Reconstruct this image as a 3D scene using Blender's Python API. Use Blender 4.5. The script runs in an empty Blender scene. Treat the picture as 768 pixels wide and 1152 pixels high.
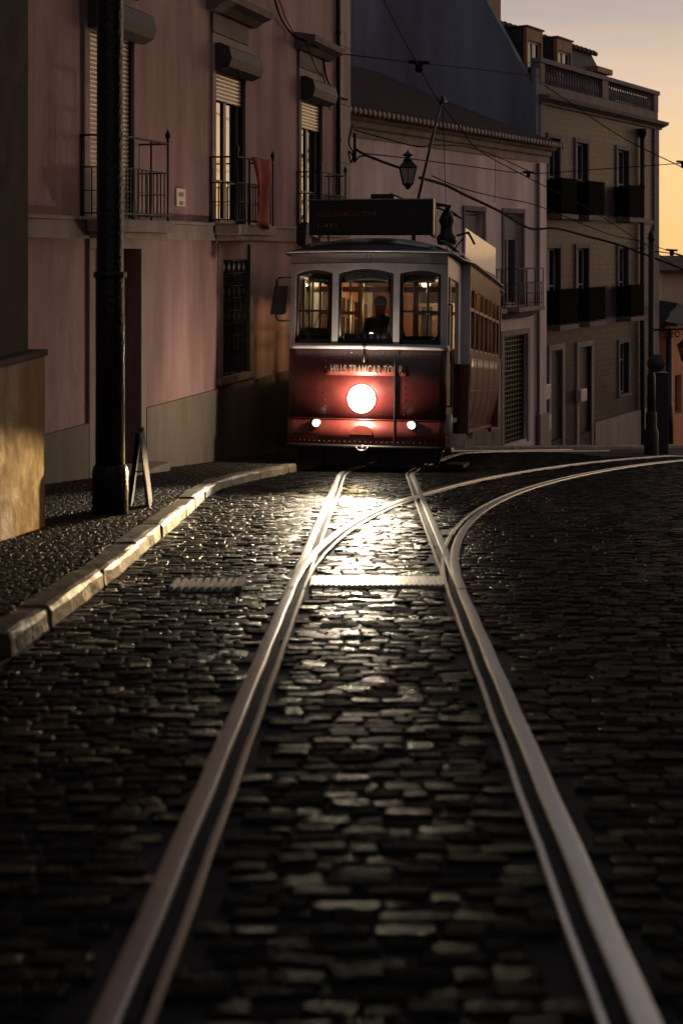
import bpy, bmesh, math, random
import numpy as np
from mathutils import Vector, Matrix
random.seed(7); rng = np.random.default_rng(7)
F = 1600.0; CX = 384.0; HY = 280.0
sc = bpy.context.scene
col = sc.collection
PI = math.pi

# ------------------------------------------------------------------ materials
def mat(name, c, rough=0.6, metal=0.0, var=0.25, scale=3.0, bump=0.0, bscale=40.0, c2=None, streak=False, spec=0.5, emit=None, estr=0.0, coat=0.0, stretch=None):
    m = bpy.data.materials.new(name); m.use_nodes = True
    nt = m.node_tree; N = nt.nodes; L = nt.links
    b = N['Principled BSDF']
    b.inputs['Roughness'].default_value = rough; b.inputs['Metallic'].default_value = metal
    b.inputs['Specular IOR Level'].default_value = spec
    if coat: b.inputs['Coat Weight'].default_value = coat; b.inputs['Coat Roughness'].default_value = 0.12
    tc = N.new('ShaderNodeTexCoord')
    mp = N.new('ShaderNodeMapping'); L.new(tc.outputs['Object'], mp.inputs[0])
    if streak: mp.inputs['Scale'].default_value = (1, 1, 0.18)
    if stretch: mp.inputs['Scale'].default_value = stretch
    nz = N.new('ShaderNodeTexNoise'); nz.inputs['Scale'].default_value = scale; nz.inputs['Detail'].default_value = 6; nz.inputs['Roughness'].default_value = 0.62
    L.new(mp.outputs[0], nz.inputs['Vector'])
    cr = N.new('ShaderNodeValToRGB')
    cr.color_ramp.elements[0].position = 0.32; cr.color_ramp.elements[1].position = 0.68
    d = c2 if c2 else tuple(x * (1 - var) for x in c)
    cr.color_ramp.elements[0].color = (*d, 1)
    cr.color_ramp.elements[1].color = (*tuple(min(1, x * (1 + var * 0.4)) for x in c), 1)
    L.new(nz.outputs['Fac'], cr.inputs[0]); L.new(cr.outputs[0], b.inputs['Base Color'])
    mr = N.new('ShaderNodeMapRange'); mr.inputs['To Min'].default_value = rough * 0.8; mr.inputs['To Max'].default_value = min(1, rough * 1.25)
    n2 = N.new('ShaderNodeTexNoise'); n2.inputs['Scale'].default_value = scale * 4; n2.inputs['Detail'].default_value = 4
    L.new(tc.outputs['Object'], n2.inputs['Vector'])
    L.new(n2.outputs['Fac'], mr.inputs['Value']); L.new(mr.outputs[0], b.inputs['Roughness'])
    if bump:
        bp = N.new('ShaderNodeBump'); bp.inputs['Strength'].default_value = bump; bp.inputs['Distance'].default_value = 0.02
        n3 = N.new('ShaderNodeTexNoise'); n3.inputs['Scale'].default_value = bscale; n3.inputs['Detail'].default_value = 5
        L.new(tc.outputs['Object'], n3.inputs['Vector']); L.new(n3.outputs['Fac'], bp.inputs['Height']); L.new(bp.outputs[0], b.inputs['Normal'])
    if emit:
        b.inputs['Emission Color'].default_value = (*emit, 1); b.inputs['Emission Strength'].default_value = estr
    return m
def glass(name, tint=(0.75, 0.78, 0.78), f=0.12):
    m = bpy.data.materials.new(name); m.use_nodes = True
    nt = m.node_tree; N = nt.nodes; L = nt.links
    N.remove(N['Principled BSDF'])
    o = N['Material Output']; mx = N.new('ShaderNodeMixShader'); t = N.new('ShaderNodeBsdfTransparent'); g = N.new('ShaderNodeBsdfGlossy')
    t.inputs[0].default_value = (*tint, 1); g.inputs['Roughness'].default_value = 0.03; g.inputs['Color'].default_value = (0.95, 0.95, 0.95, 1)
    fr = N.new('ShaderNodeFresnel'); fr.inputs['IOR'].default_value = 1.5
    L.new(fr.outputs[0], mx.inputs[0]); L.new(t.outputs[0], mx.inputs[1]); L.new(g.outputs[0], mx.inputs[2]); L.new(mx.outputs[0], o.inputs['Surface'])
    return m
def brickmat(name, c1, c2, mortar, bw, bh, rough=0.4, bump=0.25, offs=0.0, ms=0.012):
    m = bpy.data.materials.new(name); m.use_nodes = True
    nt = m.node_tree; N = nt.nodes; L = nt.links; b = N['Principled BSDF']
    tc = N.new('ShaderNodeTexCoord'); sp = N.new('ShaderNodeSeparateXYZ'); cb = N.new('ShaderNodeCombineXYZ')
    L.new(tc.outputs['Object'], sp.inputs[0]); L.new(sp.outputs['X'], cb.inputs['X']); L.new(sp.outputs['Z'], cb.inputs['Y'])
    br = N.new('ShaderNodeTexBrick'); br.offset = offs; br.inputs['Scale'].default_value = 1.0
    br.inputs['Brick Width'].default_value = bw; br.inputs['Row Height'].default_value = bh; br.inputs['Mortar Size'].default_value = ms; br.inputs['Bias'].default_value = 0.0
    br.inputs['Color1'].default_value = (*c1, 1); br.inputs['Color2'].default_value = (*c2, 1); br.inputs['Mortar'].default_value = (*mortar, 1)
    L.new(cb.outputs[0], br.inputs['Vector'])
    nz = N.new('ShaderNodeTexNoise'); nz.inputs['Scale'].default_value = 1.1; nz.inputs['Detail'].default_value = 6; L.new(tc.outputs['Object'], nz.inputs['Vector'])
    mr = N.new('ShaderNodeMapRange'); mr.inputs['From Min'].default_value = 0.3; mr.inputs['From Max'].default_value = 0.7; mr.inputs['To Min'].default_value = 0.6; mr.inputs['To Max'].default_value = 1.15
    L.new(nz.outputs['Fac'], mr.inputs['Value'])
    mu = N.new('ShaderNodeMixRGB'); mu.blend_type = 'MULTIPLY'; mu.inputs[0].default_value = 1; L.new(br.outputs['Color'], mu.inputs[1]); L.new(mr.outputs[0], mu.inputs[2])
    L.new(mu.outputs[0], b.inputs['Base Color']); b.inputs['Roughness'].default_value = rough; b.inputs['Specular IOR Level'].default_value = .12
    # every tile tips a little its own way
    wn = N.new('ShaderNodeTexNoise'); wn.inputs['Scale'].default_value = 6; L.new(tc.outputs['Object'], wn.inputs['Vector'])
    ad = N.new('ShaderNodeMath'); ad.operation = 'MULTIPLY_ADD'; L.new(br.outputs['Fac'], ad.inputs[0]); ad.inputs[1].default_value = -1.0; L.new(wn.outputs['Fac'], ad.inputs[2])
    bp = N.new('ShaderNodeBump'); bp.inputs['Strength'].default_value = bump; bp.inputs['Distance'].default_value = 0.02
    L.new(ad.outputs[0], bp.inputs['Height']); L.new(bp.outputs[0], b.inputs['Normal'])
    return m

M = {}
M['pink'] = mat('pink_plaster', (0.46, 0.265, 0.245), 0.8, var=0.5, scale=1.3, bump=0.45, bscale=12, streak=True)
M['dado'] = mat('dado_render', (0.24, 0.185, 0.135), 0.85, var=0.45, scale=1.6, bump=0.3, bscale=14, streak=True)
M['stone'] = mat('limestone_trim', (0.36, 0.27, 0.225), 0.75, var=0.35, scale=2.5, bump=0.2, bscale=25, streak=True)
M['peach'] = mat('peach_plaster', (0.86, 0.63, 0.58), 0.8, var=0.35, scale=1.3, bump=0.35, bscale=12, streak=True)
M['gable'] = mat('gable_render', (0.17, 0.18, 0.215), 0.9, var=0.5, scale=0.7, bump=0.4, bscale=6, streak=True)
M['tile_wall'] = brickmat('glazed_wall_tiles', (0.082, 0.047, 0.055), (0.048, 0.029, 0.035), (0.026, 0.019, 0.021), 0.3, 0.16, rough=0.5, offs=0.5, bump=0.35)
M['greystone'] = mat('brown_stone', (0.19, 0.14, 0.135), 0.75, var=0.35, scale=2.0, bump=0.3, bscale=12, streak=True)
M['roof_tile'] = mat('clay_roof_tiles', (0.065, 0.036, 0.03), 0.85, var=0.5, scale=6, bump=0.8, bscale=14)
M['slate'] = mat('dark_zinc_roof', (0.045, 0.035, 0.035), 0.7, var=0.4, scale=5, bump=0.3, bscale=20)
M['dormer'] = mat('sunset_lit_boards', (0.36, 0.16, 0.08), 0.7, var=0.4, scale=5, streak=True)  # orange of the low sun put into the dormer and eave boards
M['iron'] = mat('black_iron', (0.018, 0.016, 0.016), 0.45, metal=0.3, var=0.4, scale=20, bump=0.3, bscale=60)
M['blackpanel'] = mat('matt_black_sheet', (0.006, 0.005, 0.005), 0.95, spec=0.02)
M['darkwood'] = mat('dark_painted_wood', (0.03, 0.022, 0.02), 0.45, var=0.4, scale=6, streak=True)
M['brownwood'] = mat('brown_door_wood', (0.07, 0.04, 0.032), 0.5, var=0.4, scale=5, streak=True)
M['sash'] = mat('cream_window_paint', (0.42, 0.37, 0.33), 0.5, var=0.2, scale=8)
M['sashbrown'] = mat('brown_window_paint', (0.20, 0.15, 0.13), 0.5, var=0.2, scale=8)
M['curtain'] = mat('pale_curtain_cloth', (0.4, 0.34, 0.3), 0.9, var=0.2, scale=9, stretch=(6, 6, 0.4))
M['shutter'] = mat('cream_roller_slats', (0.55, 0.42, 0.32), 0.32, var=0.15, scale=8)
M['shutbox'] = mat('grey_shutter_box', (0.06, 0.045, 0.042), 0.6, var=0.4, scale=8, bump=0.4, bscale=10)
M['pane'] = mat('dark_window_glass', (0.012, 0.012, 0.014), 0.05, var=0.2, scale=2, spec=1.0, bump=0.02, bscale=1.5)
M['glass'] = glass('clear_glass', (0.82, 0.84, 0.82))
M['room'] = mat('dark_room', (0.03, 0.025, 0.022), 0.9)
M['yellow_wall'] = mat('ochre_plaster', (0.32, 0.135, 0.03), 0.7, var=0.55, scale=1.8, bump=0.4, bscale=12, streak=True)
M['brown_wall'] = mat('brown_plaster', (0.06, 0.035, 0.028), 0.85, var=0.3, scale=1.5, bump=0.2)
M['cloth'] = mat('red_cloth', (0.42, 0.07, 0.035), 0.8, var=0.4, scale=6)
M['plate'] = mat('white_plate', (0.62, 0.56, 0.5), 0.4, var=0.15, scale=8)
M['platemark'] = mat('plate_print', (0.3, 0.16, 0.12), 0.6)
M['red'] = mat('tram_red_enamel', (0.085, 0.014, 0.012), 0.36, var=0.3, scale=3, coat=0.2, bump=0.06, bscale=5)
M['red2'] = mat('tram_red_bumper', (0.14, 0.024, 0.018), 0.36, var=0.3, scale=3, coat=0.2, bump=0.06, bscale=5)
M['cream'] = mat('tram_cream_enamel', (0.66, 0.60, 0.62), 0.36, var=0.22, scale=4, coat=0.2)
M['tramside'] = mat('warm_lit_side_panel', (0.24, 0.085, 0.045), 0.3, var=0.35, scale=4, coat=0.4)  # warm light on the tram flank put into this red
M['fascia'] = mat('warm_lit_fascia', (0.50, 0.24, 0.15), 0.22, var=0.3, scale=3, coat=0.3)  # orange light on the fascia put into its colour
M['tramdark'] = mat('tram_dark_paint', (0.02, 0.016, 0.016), 0.45, var=0.4, scale=8)
M['roofgrey'] = mat('tram_roof_paint', (0.035, 0.033, 0.035), 0.32, var=0.35, scale=4, coat=0.3)
M['roofsheen'] = mat('tram_roof_sheen', (0.6, 0.58, 0.58), 0.35, var=0.3, scale=4)
M['under'] = mat('underframe_grime', (0.014, 0.012, 0.011), 0.7, var=0.5, scale=10)
M['wood'] = mat('varnished_wood', (0.20, 0.075, 0.03), 0.35, var=0.4, scale=4, stretch=(8, 8, 1))
M['ceil'] = mat('cream_ceiling', (0.65, 0.55, 0.40), 0.5, var=0.1)
M['advert_y'] = mat('yellow_poster', (0.75, 0.5, 0.12), 0.5, var=0.15)
M['advert_r'] = mat('red_poster_band', (0.5, 0.07, 0.03), 0.5)
M['paper'] = mat('white_paper', (0.75, 0.72, 0.66), 0.6, var=0.1)
M['board'] = mat('white_roof_board', (0.93, 0.86, 0.88), 0.35, coat=0.45, var=0.06, scale=3)
M['letter'] = mat('faded_gold_letters', (0.15, 0.105, 0.075), 0.5)
M['letter2'] = mat('dull_red_letters', (0.30, 0.09, 0.05), 0.5)
M['letter3'] = mat('dull_cream_letters', (0.35, 0.30, 0.27), 0.5)
M['steel'] = mat('worn_rail_steel', (0.54, 0.53, 0.50), 0.33, metal=1.0, var=0.16, scale=9, bump=0.10, bscale=22, stretch=(1, 0.15, 1))
M['groove'] = mat('rail_groove_dirt', (0.02, 0.017, 0.015), 0.8)
M['grate'] = mat('ribbed_cast_iron', (0.8, 0.76, 0.70), 0.42, metal=1.0, var=0.3, scale=14, bump=0.2)
M['lampglass'] = mat('lantern_glass', (0.6, 0.52, 0.42), 0.25, var=0.2, scale=5)  # pale opaque colour stands in for light seen through the glass
M['mast'] = mat('rough_black_mast', (0.016, 0.014, 0.013), 0.36, metal=0.2, var=0.5, scale=12, bump=0.7, bscale=28)
M['aboard'] = mat('dark_board', (0.02, 0.016, 0.014), 0.8, var=0.3, spec=.1)
M['alu'] = mat('worn_aluminium', (0.30, 0.27, 0.26), 0.4, metal=1.0)
M['wire'] = mat('black_cable', (0.012, 0.011, 0.011), 0.9, spec=.1)
M['jacket'] = mat('dark_uniform', (0.02, 0.02, 0.024), 0.9, var=0.3)
M['skin'] = mat('skin', (0.35, 0.19, 0.13), 0.55, var=0.1)
M['hair'] = mat('dark_hair', (0.012, 0.009, 0.008), 0.95, spec=.1)
M['cream_house'] = mat('cream_house_plaster', (0.55, 0.40, 0.24), 0.85, var=0.2, scale=0.6, streak=True)
M['warm_lit_red'] = mat('warm_lit_terracotta', (0.75, 0.27, 0.12), 0.85, var=0.3, scale=0.6, streak=True)  # terracotta wall brightened with the orange evening glow in its colour
M['seat'] = mat('bench_leather', (0.12, 0.05, 0.025), 0.45)
M['sign'] = mat('dark_sign_back', (0.03, 0.03, 0.03), 0.5)
M['white_line'] = mat('white_step_paint', (0.85, 0.8, 0.75), 0.4, var=0.3, scale=12)  # white paint, made paler in place of sky glow on the step
M['head'] = mat('headlamp_glow', (1, 0.9, 0.7), 0.3, emit=(1.0, 0.86, 0.6), estr=60)
M['head2'] = mat('marker_lamp_glow', (1, 0.9, 0.8), 0.3, emit=(1.0, 0.82, 0.66), estr=3.2)
M['lamp_in'] = mat('interior_lamp_glow', (1, 0.85, 0.6), 0.3, emit=(1.0, 0.72, 0.38), estr=5)

def stonemat(name, c, var, rough, rv=0.5, bump=0.5, spec=.12):
    m = mat(name, c, rough, bump=bump, bscale=55, scale=9)
    nt = m.node_tree; N = nt.nodes; L = nt.links; b = N['Principled BSDF']
    at = N.new('ShaderNodeAttribute'); at.attribute_name = 'tone'
    src = b.inputs['Base Color'].links[0].from_socket
    b.inputs['Specular IOR Level'].default_value = spec
    mu = N.new('ShaderNodeMixRGB'); mu.blend_type = 'MULTIPLY'; mu.inputs[0].default_value = 1
    L.new(src, mu.inputs[1]); L.new(at.outputs['Color'], mu.inputs[2]); L.new(mu.outputs[0], b.inputs['Base Color'])
    rs = b.inputs['Roughness'].links[0].from_socket
    m2 = N.new('ShaderNodeMath'); m2.operation = 'MULTIPLY'; L.new(rs, m2.inputs[0])
    m3 = N.new('ShaderNodeMapRange'); m3.inputs['From Min'].default_value = 0.5; m3.inputs['From Max'].default_value = 1.5; m3.inputs['To Min'].default_value = 1 - rv * .5; m3.inputs['To Max'].default_value = 1 + rv
    L.new(at.outputs['Fac'], m3.inputs['Value']); L.new(m3.outputs[0], m2.inputs[1]); L.new(m2.outputs[0], b.inputs['Roughness'])
    return m
M['sett'] = stonemat('basalt_setts', (0.010, 0.009, 0.008), 0.4, 0.33, rv=1.3, bump=.7, spec=.018)
M['calcada'] = stonemat('worn_pavement_stones', (0.06, 0.05, 0.04), 0.4, 0.6, spec=.04)
M['kerbst'] = mat('limestone_kerb', (0.17, 0.13, 0.085), 0.55, spec=.2, var=0.5, scale=4, bump=0.6, bscale=18)
M['dirt'] = mat('joint_dirt', (0.008, 0.007, 0.006), 0.85, var=0.4, scale=10, bump=0.3)
M['earth'] = mat('dark_ground', (0.03, 0.026, 0.024), 0.85, var=0.4, scale=0.4, bump=0.3)

# ------------------------------------------------------------------ mesh helpers
class MB:
    def __init__(s): s.v = []; s.f = []; s.sm = []
    def add(s, vs, fs, smooth=False):
        o = len(s.v); s.v += [tuple(v) for v in vs]; s.f += [tuple(i + o for i in f) for f in fs]; s.sm += [smooth] * len(fs); return s
    def box(s, x0, x1, y0, y1, z0, z1, bev=0.0):
        if x0 > x1: x0, x1 = x1, x0
        if y0 > y1: y0, y1 = y1, y0
        if z0 > z1: z0, z1 = z1, z0
        b = min(bev, (x1 - x0) * .45, (y1 - y0) * .45, (z1 - z0) * .45)
        if b <= 0:
            vs = [(x0,y0,z0),(x1,y0,z0),(x1,y1,z0),(x0,y1,z0),(x0,y0,z1),(x1,y0,z1),(x1,y1,z1),(x0,y1,z1)]
            return s.add(vs, [(0,3,2,1),(4,5,6,7),(0,1,5,4),(1,2,6,5),(2,3,7,6),(3,0,4,7)])
        bm = bmesh.new(); bmesh.ops.create_cube(bm, size=1)
        for v in bm.verts: v.co = Vector(((x0+x1)/2 + v.co.x*(x1-x0), (y0+y1)/2 + v.co.y*(y1-y0), (z0+z1)/2 + v.co.z*(z1-z0)))
        bmesh.ops.bevel(bm, geom=bm.edges[:], offset=b, segments=2, affect='EDGES', profile=0.6)
        bm.verts.index_update(); r = s.add([v.co[:] for v in bm.verts], [[v.index for v in f.verts] for f in bm.faces]); bm.free(); return r
    def tube(s, pts, r, n=8, smooth=True, cap=True):
        pts = [Vector(p) for p in pts]; rs = r if isinstance(r, (list, tuple)) else [r] * len(pts)
        vs = []; fs = []; up = None
        for i, p in enumerate(pts):
            t = (pts[min(i+1, len(pts)-1)] - pts[max(i-1, 0)]).normalized()
            if up is None: up = Vector((0, 0, 1)) if abs(t.z) < .9 else Vector((1, 0, 0))
            a = t.cross(up)
            if a.length < 1e-4: a = t.cross(Vector((0, 1, 0)))
            a.normalize(); b = a.cross(t).normalized(); up = b
            for k in range(n):
                q = 2 * PI * k / n; vs.append(p + (a * math.cos(q) + b * math.sin(q)) * rs[i])
        for i in range(len(pts) - 1):
            for k in range(n):
                k2 = (k + 1) % n; fs.append((i*n+k, i*n+k2, (i+1)*n+k2, (i+1)*n+k))
        if cap: fs.append(tuple(range(n))[::-1]); fs.append(tuple((len(pts)-1)*n + k for k in range(n)))
        return s.add(vs, fs, smooth)
    def lathe(s, prof, c=(0,0,0), n=20, axis='z', smooth=True):
        vs = []; fs = []
        for (r, h) in prof:
            for k in range(n):
                q = 2 * PI * k / n
                p = (r*math.cos(q), r*math.sin(q), h) if axis == 'z' else ((r*math.cos(q), h, r*math.sin(q)) if axis == 'y' else (h, r*math.cos(q), r*math.sin(q)))
                vs.append((p[0]+c[0], p[1]+c[1], p[2]+c[2]))
        for i in range(len(prof) - 1):
            for k in range(n):
                k2 = (k+1) % n; fs.append((i*n+k, i*n+k2, (i+1)*n+k2, (i+1)*n+k))
        fs.append(tuple(range(n))[::-1]); fs.append(tuple((len(prof)-1)*n+k for k in range(n)))
        return s.add(vs, fs, smooth)
    def prism(s, poly, a0, a1, plane='xz'):
        """poly: list of 2D points, extruded from a0 to a1 along the missing axis"""
        n = len(poly)
        mk = {'xz': lambda p, a: (p[0], a, p[1]), 'yz': lambda p, a: (a, p[0], p[1]), 'xy': lambda p, a: (p[0], p[1], a)}[plane]
        return s.add([mk(p, a0) for p in poly] + [mk(p, a1) for p in poly],
                     [tuple(range(n))[::-1], tuple(range(n, 2*n))] + [(i, (i+1) % n, n+(i+1) % n, n+i) for i in range(n)])
    def sheet(s, grid, smooth=True, thick=None):
        """grid[i][j] of points; optional thickness vector"""
        R = len(grid); Cc = len(grid[0])
        vs = [p for r in grid for p in r]
        fs = [(i*Cc+j, i*Cc+j+1, (i+1)*Cc+j+1, (i+1)*Cc+j) for i in range(R-1) for j in range(Cc-1)]
        if thick is not None:
            o = len(vs); T = Vector(thick); vs = vs + [tuple(Vector(v) + T) for v in vs]
            fs = fs + [tuple(o + k for k in f)[::-1] for f in fs]
            edge = [(0, j, 0, j+1) for j in range(Cc-1)] + [(R-1, j+1, R-1, j) for j in range(Cc-1)] + [(i+1, 0, i, 0) for i in range(R-1)] + [(i, Cc-1, i+1, Cc-1) for i in range(R-1)]
            for (i, j, k, l) in edge: fs.append((k*Cc+l, i*Cc+j, o+i*Cc+j, o+k*Cc+l))
        return s.add(vs, fs, smooth)
    def build(s, name, m, parent=None, normals=True):
        me = bpy.data.meshes.new(name); me.from_pydata(s.v, [], s.f); me.materials.append(m)
        me.polygons.foreach_set('use_smooth', s.sm); me.update()
        if normals:
            bm = bmesh.new(); bm.from_mesh(me); bmesh.ops.recalc_face_normals(bm, faces=bm.faces[:]); bm.to_mesh(me); bm.free()
        o = bpy.data.objects.new(name, me); col.objects.link(o)
        if parent is not None: o.parent = parent
        return o
def tag(o, label=None, cat=None, group=None, kind=None):
    if label: o['label'] = label
    if cat: o['category'] = cat
    if group: o['group'] = group
    if kind: o['kind'] = kind
    return o
def empty(name, loc=(0,0,0), rot=(0,0,0), label=None, cat=None, group=None):
    e = bpy.data.objects.new(name, None); col.objects.link(e); e.location = loc; e.rotation_euler = rot; e.empty_display_size = 0.3
    return tag(e, label, cat, group)
def copy_tree(o, parent=None):
    c = o.copy(); col.objects.link(c); c.parent = parent
    for ch in [x for x in bpy.data.objects if x.parent == o]: copy_tree(ch, c)
    return c
def text(name, body, size, m, parent, loc, rot=(PI/2, 0, 0), width=None, depth=0.003, mapf=None, bold=0.0):
    cu = bpy.data.curves.new(name, 'FONT'); cu.body = body; cu.size = size; cu.extrude = depth; cu.align_x = 'CENTER'; cu.align_y = 'CENTER'; cu.offset = bold; cu.space_character = 1.08
    t = bpy.data.objects.new(name, cu); col.objects.link(t)
    dg = bpy.context.evaluated_depsgraph_get(); me = bpy.data.meshes.new_from_object(t.evaluated_get(dg))
    bpy.data.objects.remove(t)
    me.name = name; me.materials.clear(); me.materials.append(m)
    if width:
        w = max(v.co.x for v in me.vertices) - min(v.co.x for v in me.vertices)
        for v in me.vertices: v.co.x *= width / w
    R = Matrix.Translation(Vector(loc)) @ (Matrix.Rotation(rot[2], 4, 'Z') @ Matrix.Rotation(rot[1], 4, 'Y') @ Matrix.Rotation(rot[0], 4, 'X'))
    me.transform(R)
    if mapf:
        for v in me.vertices: v.co = Vector(mapf(v.co))
    o = bpy.data.objects.new(name, me); col.objects.link(o); o.parent = parent
    return o

# ------------------------------------------------------------------ the lie of the land (eye at z = 0)
SL = (438 - HY) / F; H0 = 1.13
def g(x, y):
    yy = np.minimum(y, 23.5)
    z = -H0 - SL * yy
    e = np.maximum(y - 23.5, 0)
    z = z - 0.1 * np.minimum(e, 2) - 0.135 * np.clip(e - 2, 0, 45) - 0.02 * np.clip(e - 47, 0, 200)
    u = np.maximum((x - 0.6 - 0.6 * np.maximum(y - 24, 0)), 0)
    z = z - 0.09 * np.clip(u, 0, 8) * np.clip((y - 24.0) / 6.0, 0, 1)
    return z
def gp(x, y): return float(g(np.float64(x), np.float64(y)))
def W(px, py, Y): return Vector(((px - CX) * Y / F, Y, (HY - py) * Y / F))
def plan(px, py, up=0.0):
    """point on the sloping street seen at a pixel"""
    Y = F * (H0 - up) / (py - HY - F * SL); return ((px - CX) * Y / F, Y)

class Fac:
    def __init__(s, px, scale, xv):
        s.Y0 = F / scale; s.X0 = (px - CX) / scale
        d = Vector(((xv - CX) / F, 1.0)).normalized(); s.dx, s.dy = d.x, d.y
        s.ang = math.atan2(s.dy, s.dx)
    def s(s, px, off=0.0):   # off = outwards from wall
        X0 = s.X0 + off * s.dy; Y0 = s.Y0 - off * s.dx; k = (px - CX) / F
        return (k * Y0 - X0) / (s.dx - k * s.dy)
    def z(s, px, py, off=0.0):
        t = s.s(px, off); return (HY - py) * (s.Y0 - off * s.dx + t * s.dy) / F
    def w(s, t, inn, z): return (s.X0 + t * s.dx - inn * s.dy, s.Y0 + t * s.dy + inn * s.dx, z)
    def thing(s, name, label, cat): return empty(name, (s.X0, s.Y0, 0), (0, 0, s.ang), label, cat)
    def gz(s, t, out=0.0):
        p = s.w(t, -out, 0); return gp(p[0], p[1])

def wall_mb(x0, x1, z0, z1, holes, thick=0.35):
    xs = sorted({x0, x1} | {h[0] for h in holes} | {h[1] for h in holes}); zs = sorted({z0, z1} | {h[2] for h in holes} | {h[3] for h in holes})
    xs = [x for x in xs if x0 <= x <= x1]; zs = [z for z in zs if z0 <= z <= z1]
    solid = {}
    for i in range(len(xs)-1):
        for j in range(len(zs)-1):
            cx = (xs[i]+xs[i+1])/2; cz = (zs[j]+zs[j+1])/2
            solid[i, j] = not any(h[0] < cx < h[1] and h[2] < cz < h[3] for h in holes)
    m = MB()
    for (i, j), sd in solid.items():
        if not sd: continue
        a, b, c, d = xs[i], xs[i+1], zs[j], zs[j+1]
        m.add([(a,0,c),(b,0,c),(b,0,d),(a,0,d)], [(0,1,2,3)]); m.add([(a,thick,c),(b,thick,c),(b,thick,d),(a,thick,d)], [(3,2,1,0)])
        for (di, dj, q) in ((-1,0,[(a,0,c),(a,0,d),(a,thick,d),(a,thick,c)]), (1,0,[(b,0,c),(b,thick,c),(b,thick,d),(b,0,d)]), (0,-1,[(a,0,c),(a,thick,c),(b,thick,c),(b,0,c)]), (0,1,[(a,0,d),(b,0,d),(b,thick,d),(a,thick,d)])):
            if not solid.get((i+di, j+dj), False): m.add(q, [(0,1,2,3)])
    return m
def finish_wall(m, name, mt, parent):
    o = m.build(name, mt, parent, normals=False)
    bm = bmesh.new(); bm.from_mesh(o.data); bmesh.ops.remove_doubles(bm, verts=bm.verts[:], dist=1e-4); bmesh.ops.recalc_face_normals(bm, faces=bm.faces[:]); bm.to_mesh(o.data); bm.free()
    return o

# ------------------------------------------------------------------ ground, street, tracks
XS = np.concatenate([np.linspace(-220, -8, 14), np.arange(-7, 24, 1.0), np.linspace(26, 260, 14)])
YS = np.concatenate([np.linspace(-60, -2, 8), np.arange(-1, 60, 1.0), np.linspace(65, 420, 24)])
def ground_sheet(name, xs, ys, dz, m, zfun=g):
    X, Y = np.meshgrid(xs, ys); Z = zfun(X, Y) + dz
    vs = np.stack([X.ravel(), Y.ravel(), Z.ravel()], 1).tolist(); n = len(xs)
    fs = [(j*n+i, j*n+i+1, (j+1)*n+i+1, (j+1)*n+i) for j in range(len(ys)-1) for i in range(n-1)]
    b = MB(); b.add(vs, fs, True); return b.build(name, m, normals=False)
tag(ground_sheet('ground', XS, YS, -0.05, M['earth']), kind='structure')

KX = [(-1.40, 2.0), (-1.40, 5.8), (-1.37, 8.0), (-1.37, 11.3), (-1.38, 12.9), (-1.42, 15.0), (-1.38, 16.2), (-1.15, 17.5), (-0.66, 19.5), (0.0, 22.6), (0.9, 26.6), (3.2, 31.0), (6.4, 36.5), (11.5, 45.0), (20, 58)]
def kerb_x(y): return np.interp(y, [k[1] for k in KX], [k[0] for k in KX])

# track centre lines
def straight_track():
    pts = []; y = 0.5
    for i in range(400):
        pts.append((0.024 * y, y)); y += 0.25
        if y > 18.6: break
    x, y, th = pts[-1][0], pts[-1][1], math.atan(.024)
    L = 0
    while y < 33:
        k = 0.075 if L < 2.4 else (0.0 if L < 7 else 0.09 if th < 0.56 else 0)
        th += k * 0.2; x += math.sin(th) * .2; y += math.cos(th) * .2; L += .2; pts.append((x, y))
    return pts
def branch_track():
    x, y, th = 0.024*8.0, 8.0, math.atan(.024) ; pts = [(x, y)]; L = 0
    while L < 26:
        k = 0.036 if L < 13.5 else 0.07
        if th > 1.35: k = 0
        th += k * .2; x += math.sin(th) * .2; y += math.cos(th) * .2; L += .2; pts.append((x, y))
    return pts
ST = straight_track(); BR = branch_track()
def offset(pts, d):
    out = []
    for i, p in enumerate(pts):
        a = pts[max(i-1, 0)]; b = pts[min(i+1, len(pts)-1)]; t = Vector((b[0]-a[0], b[1]-a[1])).normalized()
        out.append((p[0] + t.y * d, p[1] - t.x * d))
    return out
railpts = []
def rail(pts, side, parent, lift, label=None):
    """grooved rail: broad head outside the gauge line, groove and narrow lip inside"""
    cs = offset(pts, side * 0.45)
    prof = [(0.060, -0.03), (0.0585, 0.005), (0.056, 0.0098), (0.049, 0.0112), (0.030, 0.0117), (0.010, 0.0112), (0.003, 0.0098), (0.0, 0.005), (-0.003, -0.028), (-0.036, -0.028), (-0.038, 0.005), (-0.041, 0.0085), (-0.055, 0.0085), (-0.058, 0.005), (-0.060, -0.03)]
    head = MB(); bot = MB()
    G = []
    for i, p in enumerate(cs):
        a = cs[max(i-1, 0)]; b = cs[min(i+1, len(cs)-1)]; t = Vector((b[0]-a[0], b[1]-a[1])).normalized()
        z = gp(p[0], p[1]) + lift
        w = 0.0015 * math.sin(i * 1.7)
        G.append([(p[0] + t.y * side * (o + w), p[1] - t.x * side * (o + w), z + h) for (o, h) in prof])
        railpts.append((p[0], p[1]))
    head.sheet(G, smooth=False)
    o = head.build('rail', M['steel'], parent)
    bot.sheet([[r[8], r[9]] for r in G], smooth=False)
    bot.v = [(v[0], v[1], v[2] + .002) for v in bot.v]
    bot.build('rail_groove', M['groove'], o)
    # joints in the head
    return o
t1 = empty('tram_track', (0,0,0), label='worn straight tram track with two grooved rails leading under the red tram', cat='tram track')
rail(ST, -1, t1, 0.0); rail(ST, 1, t1, 0.0)
t2 = empty('tram_track', (0,0,0), label='curved branch tram track bending away to the right across the cobbles', cat='tram track')
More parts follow.
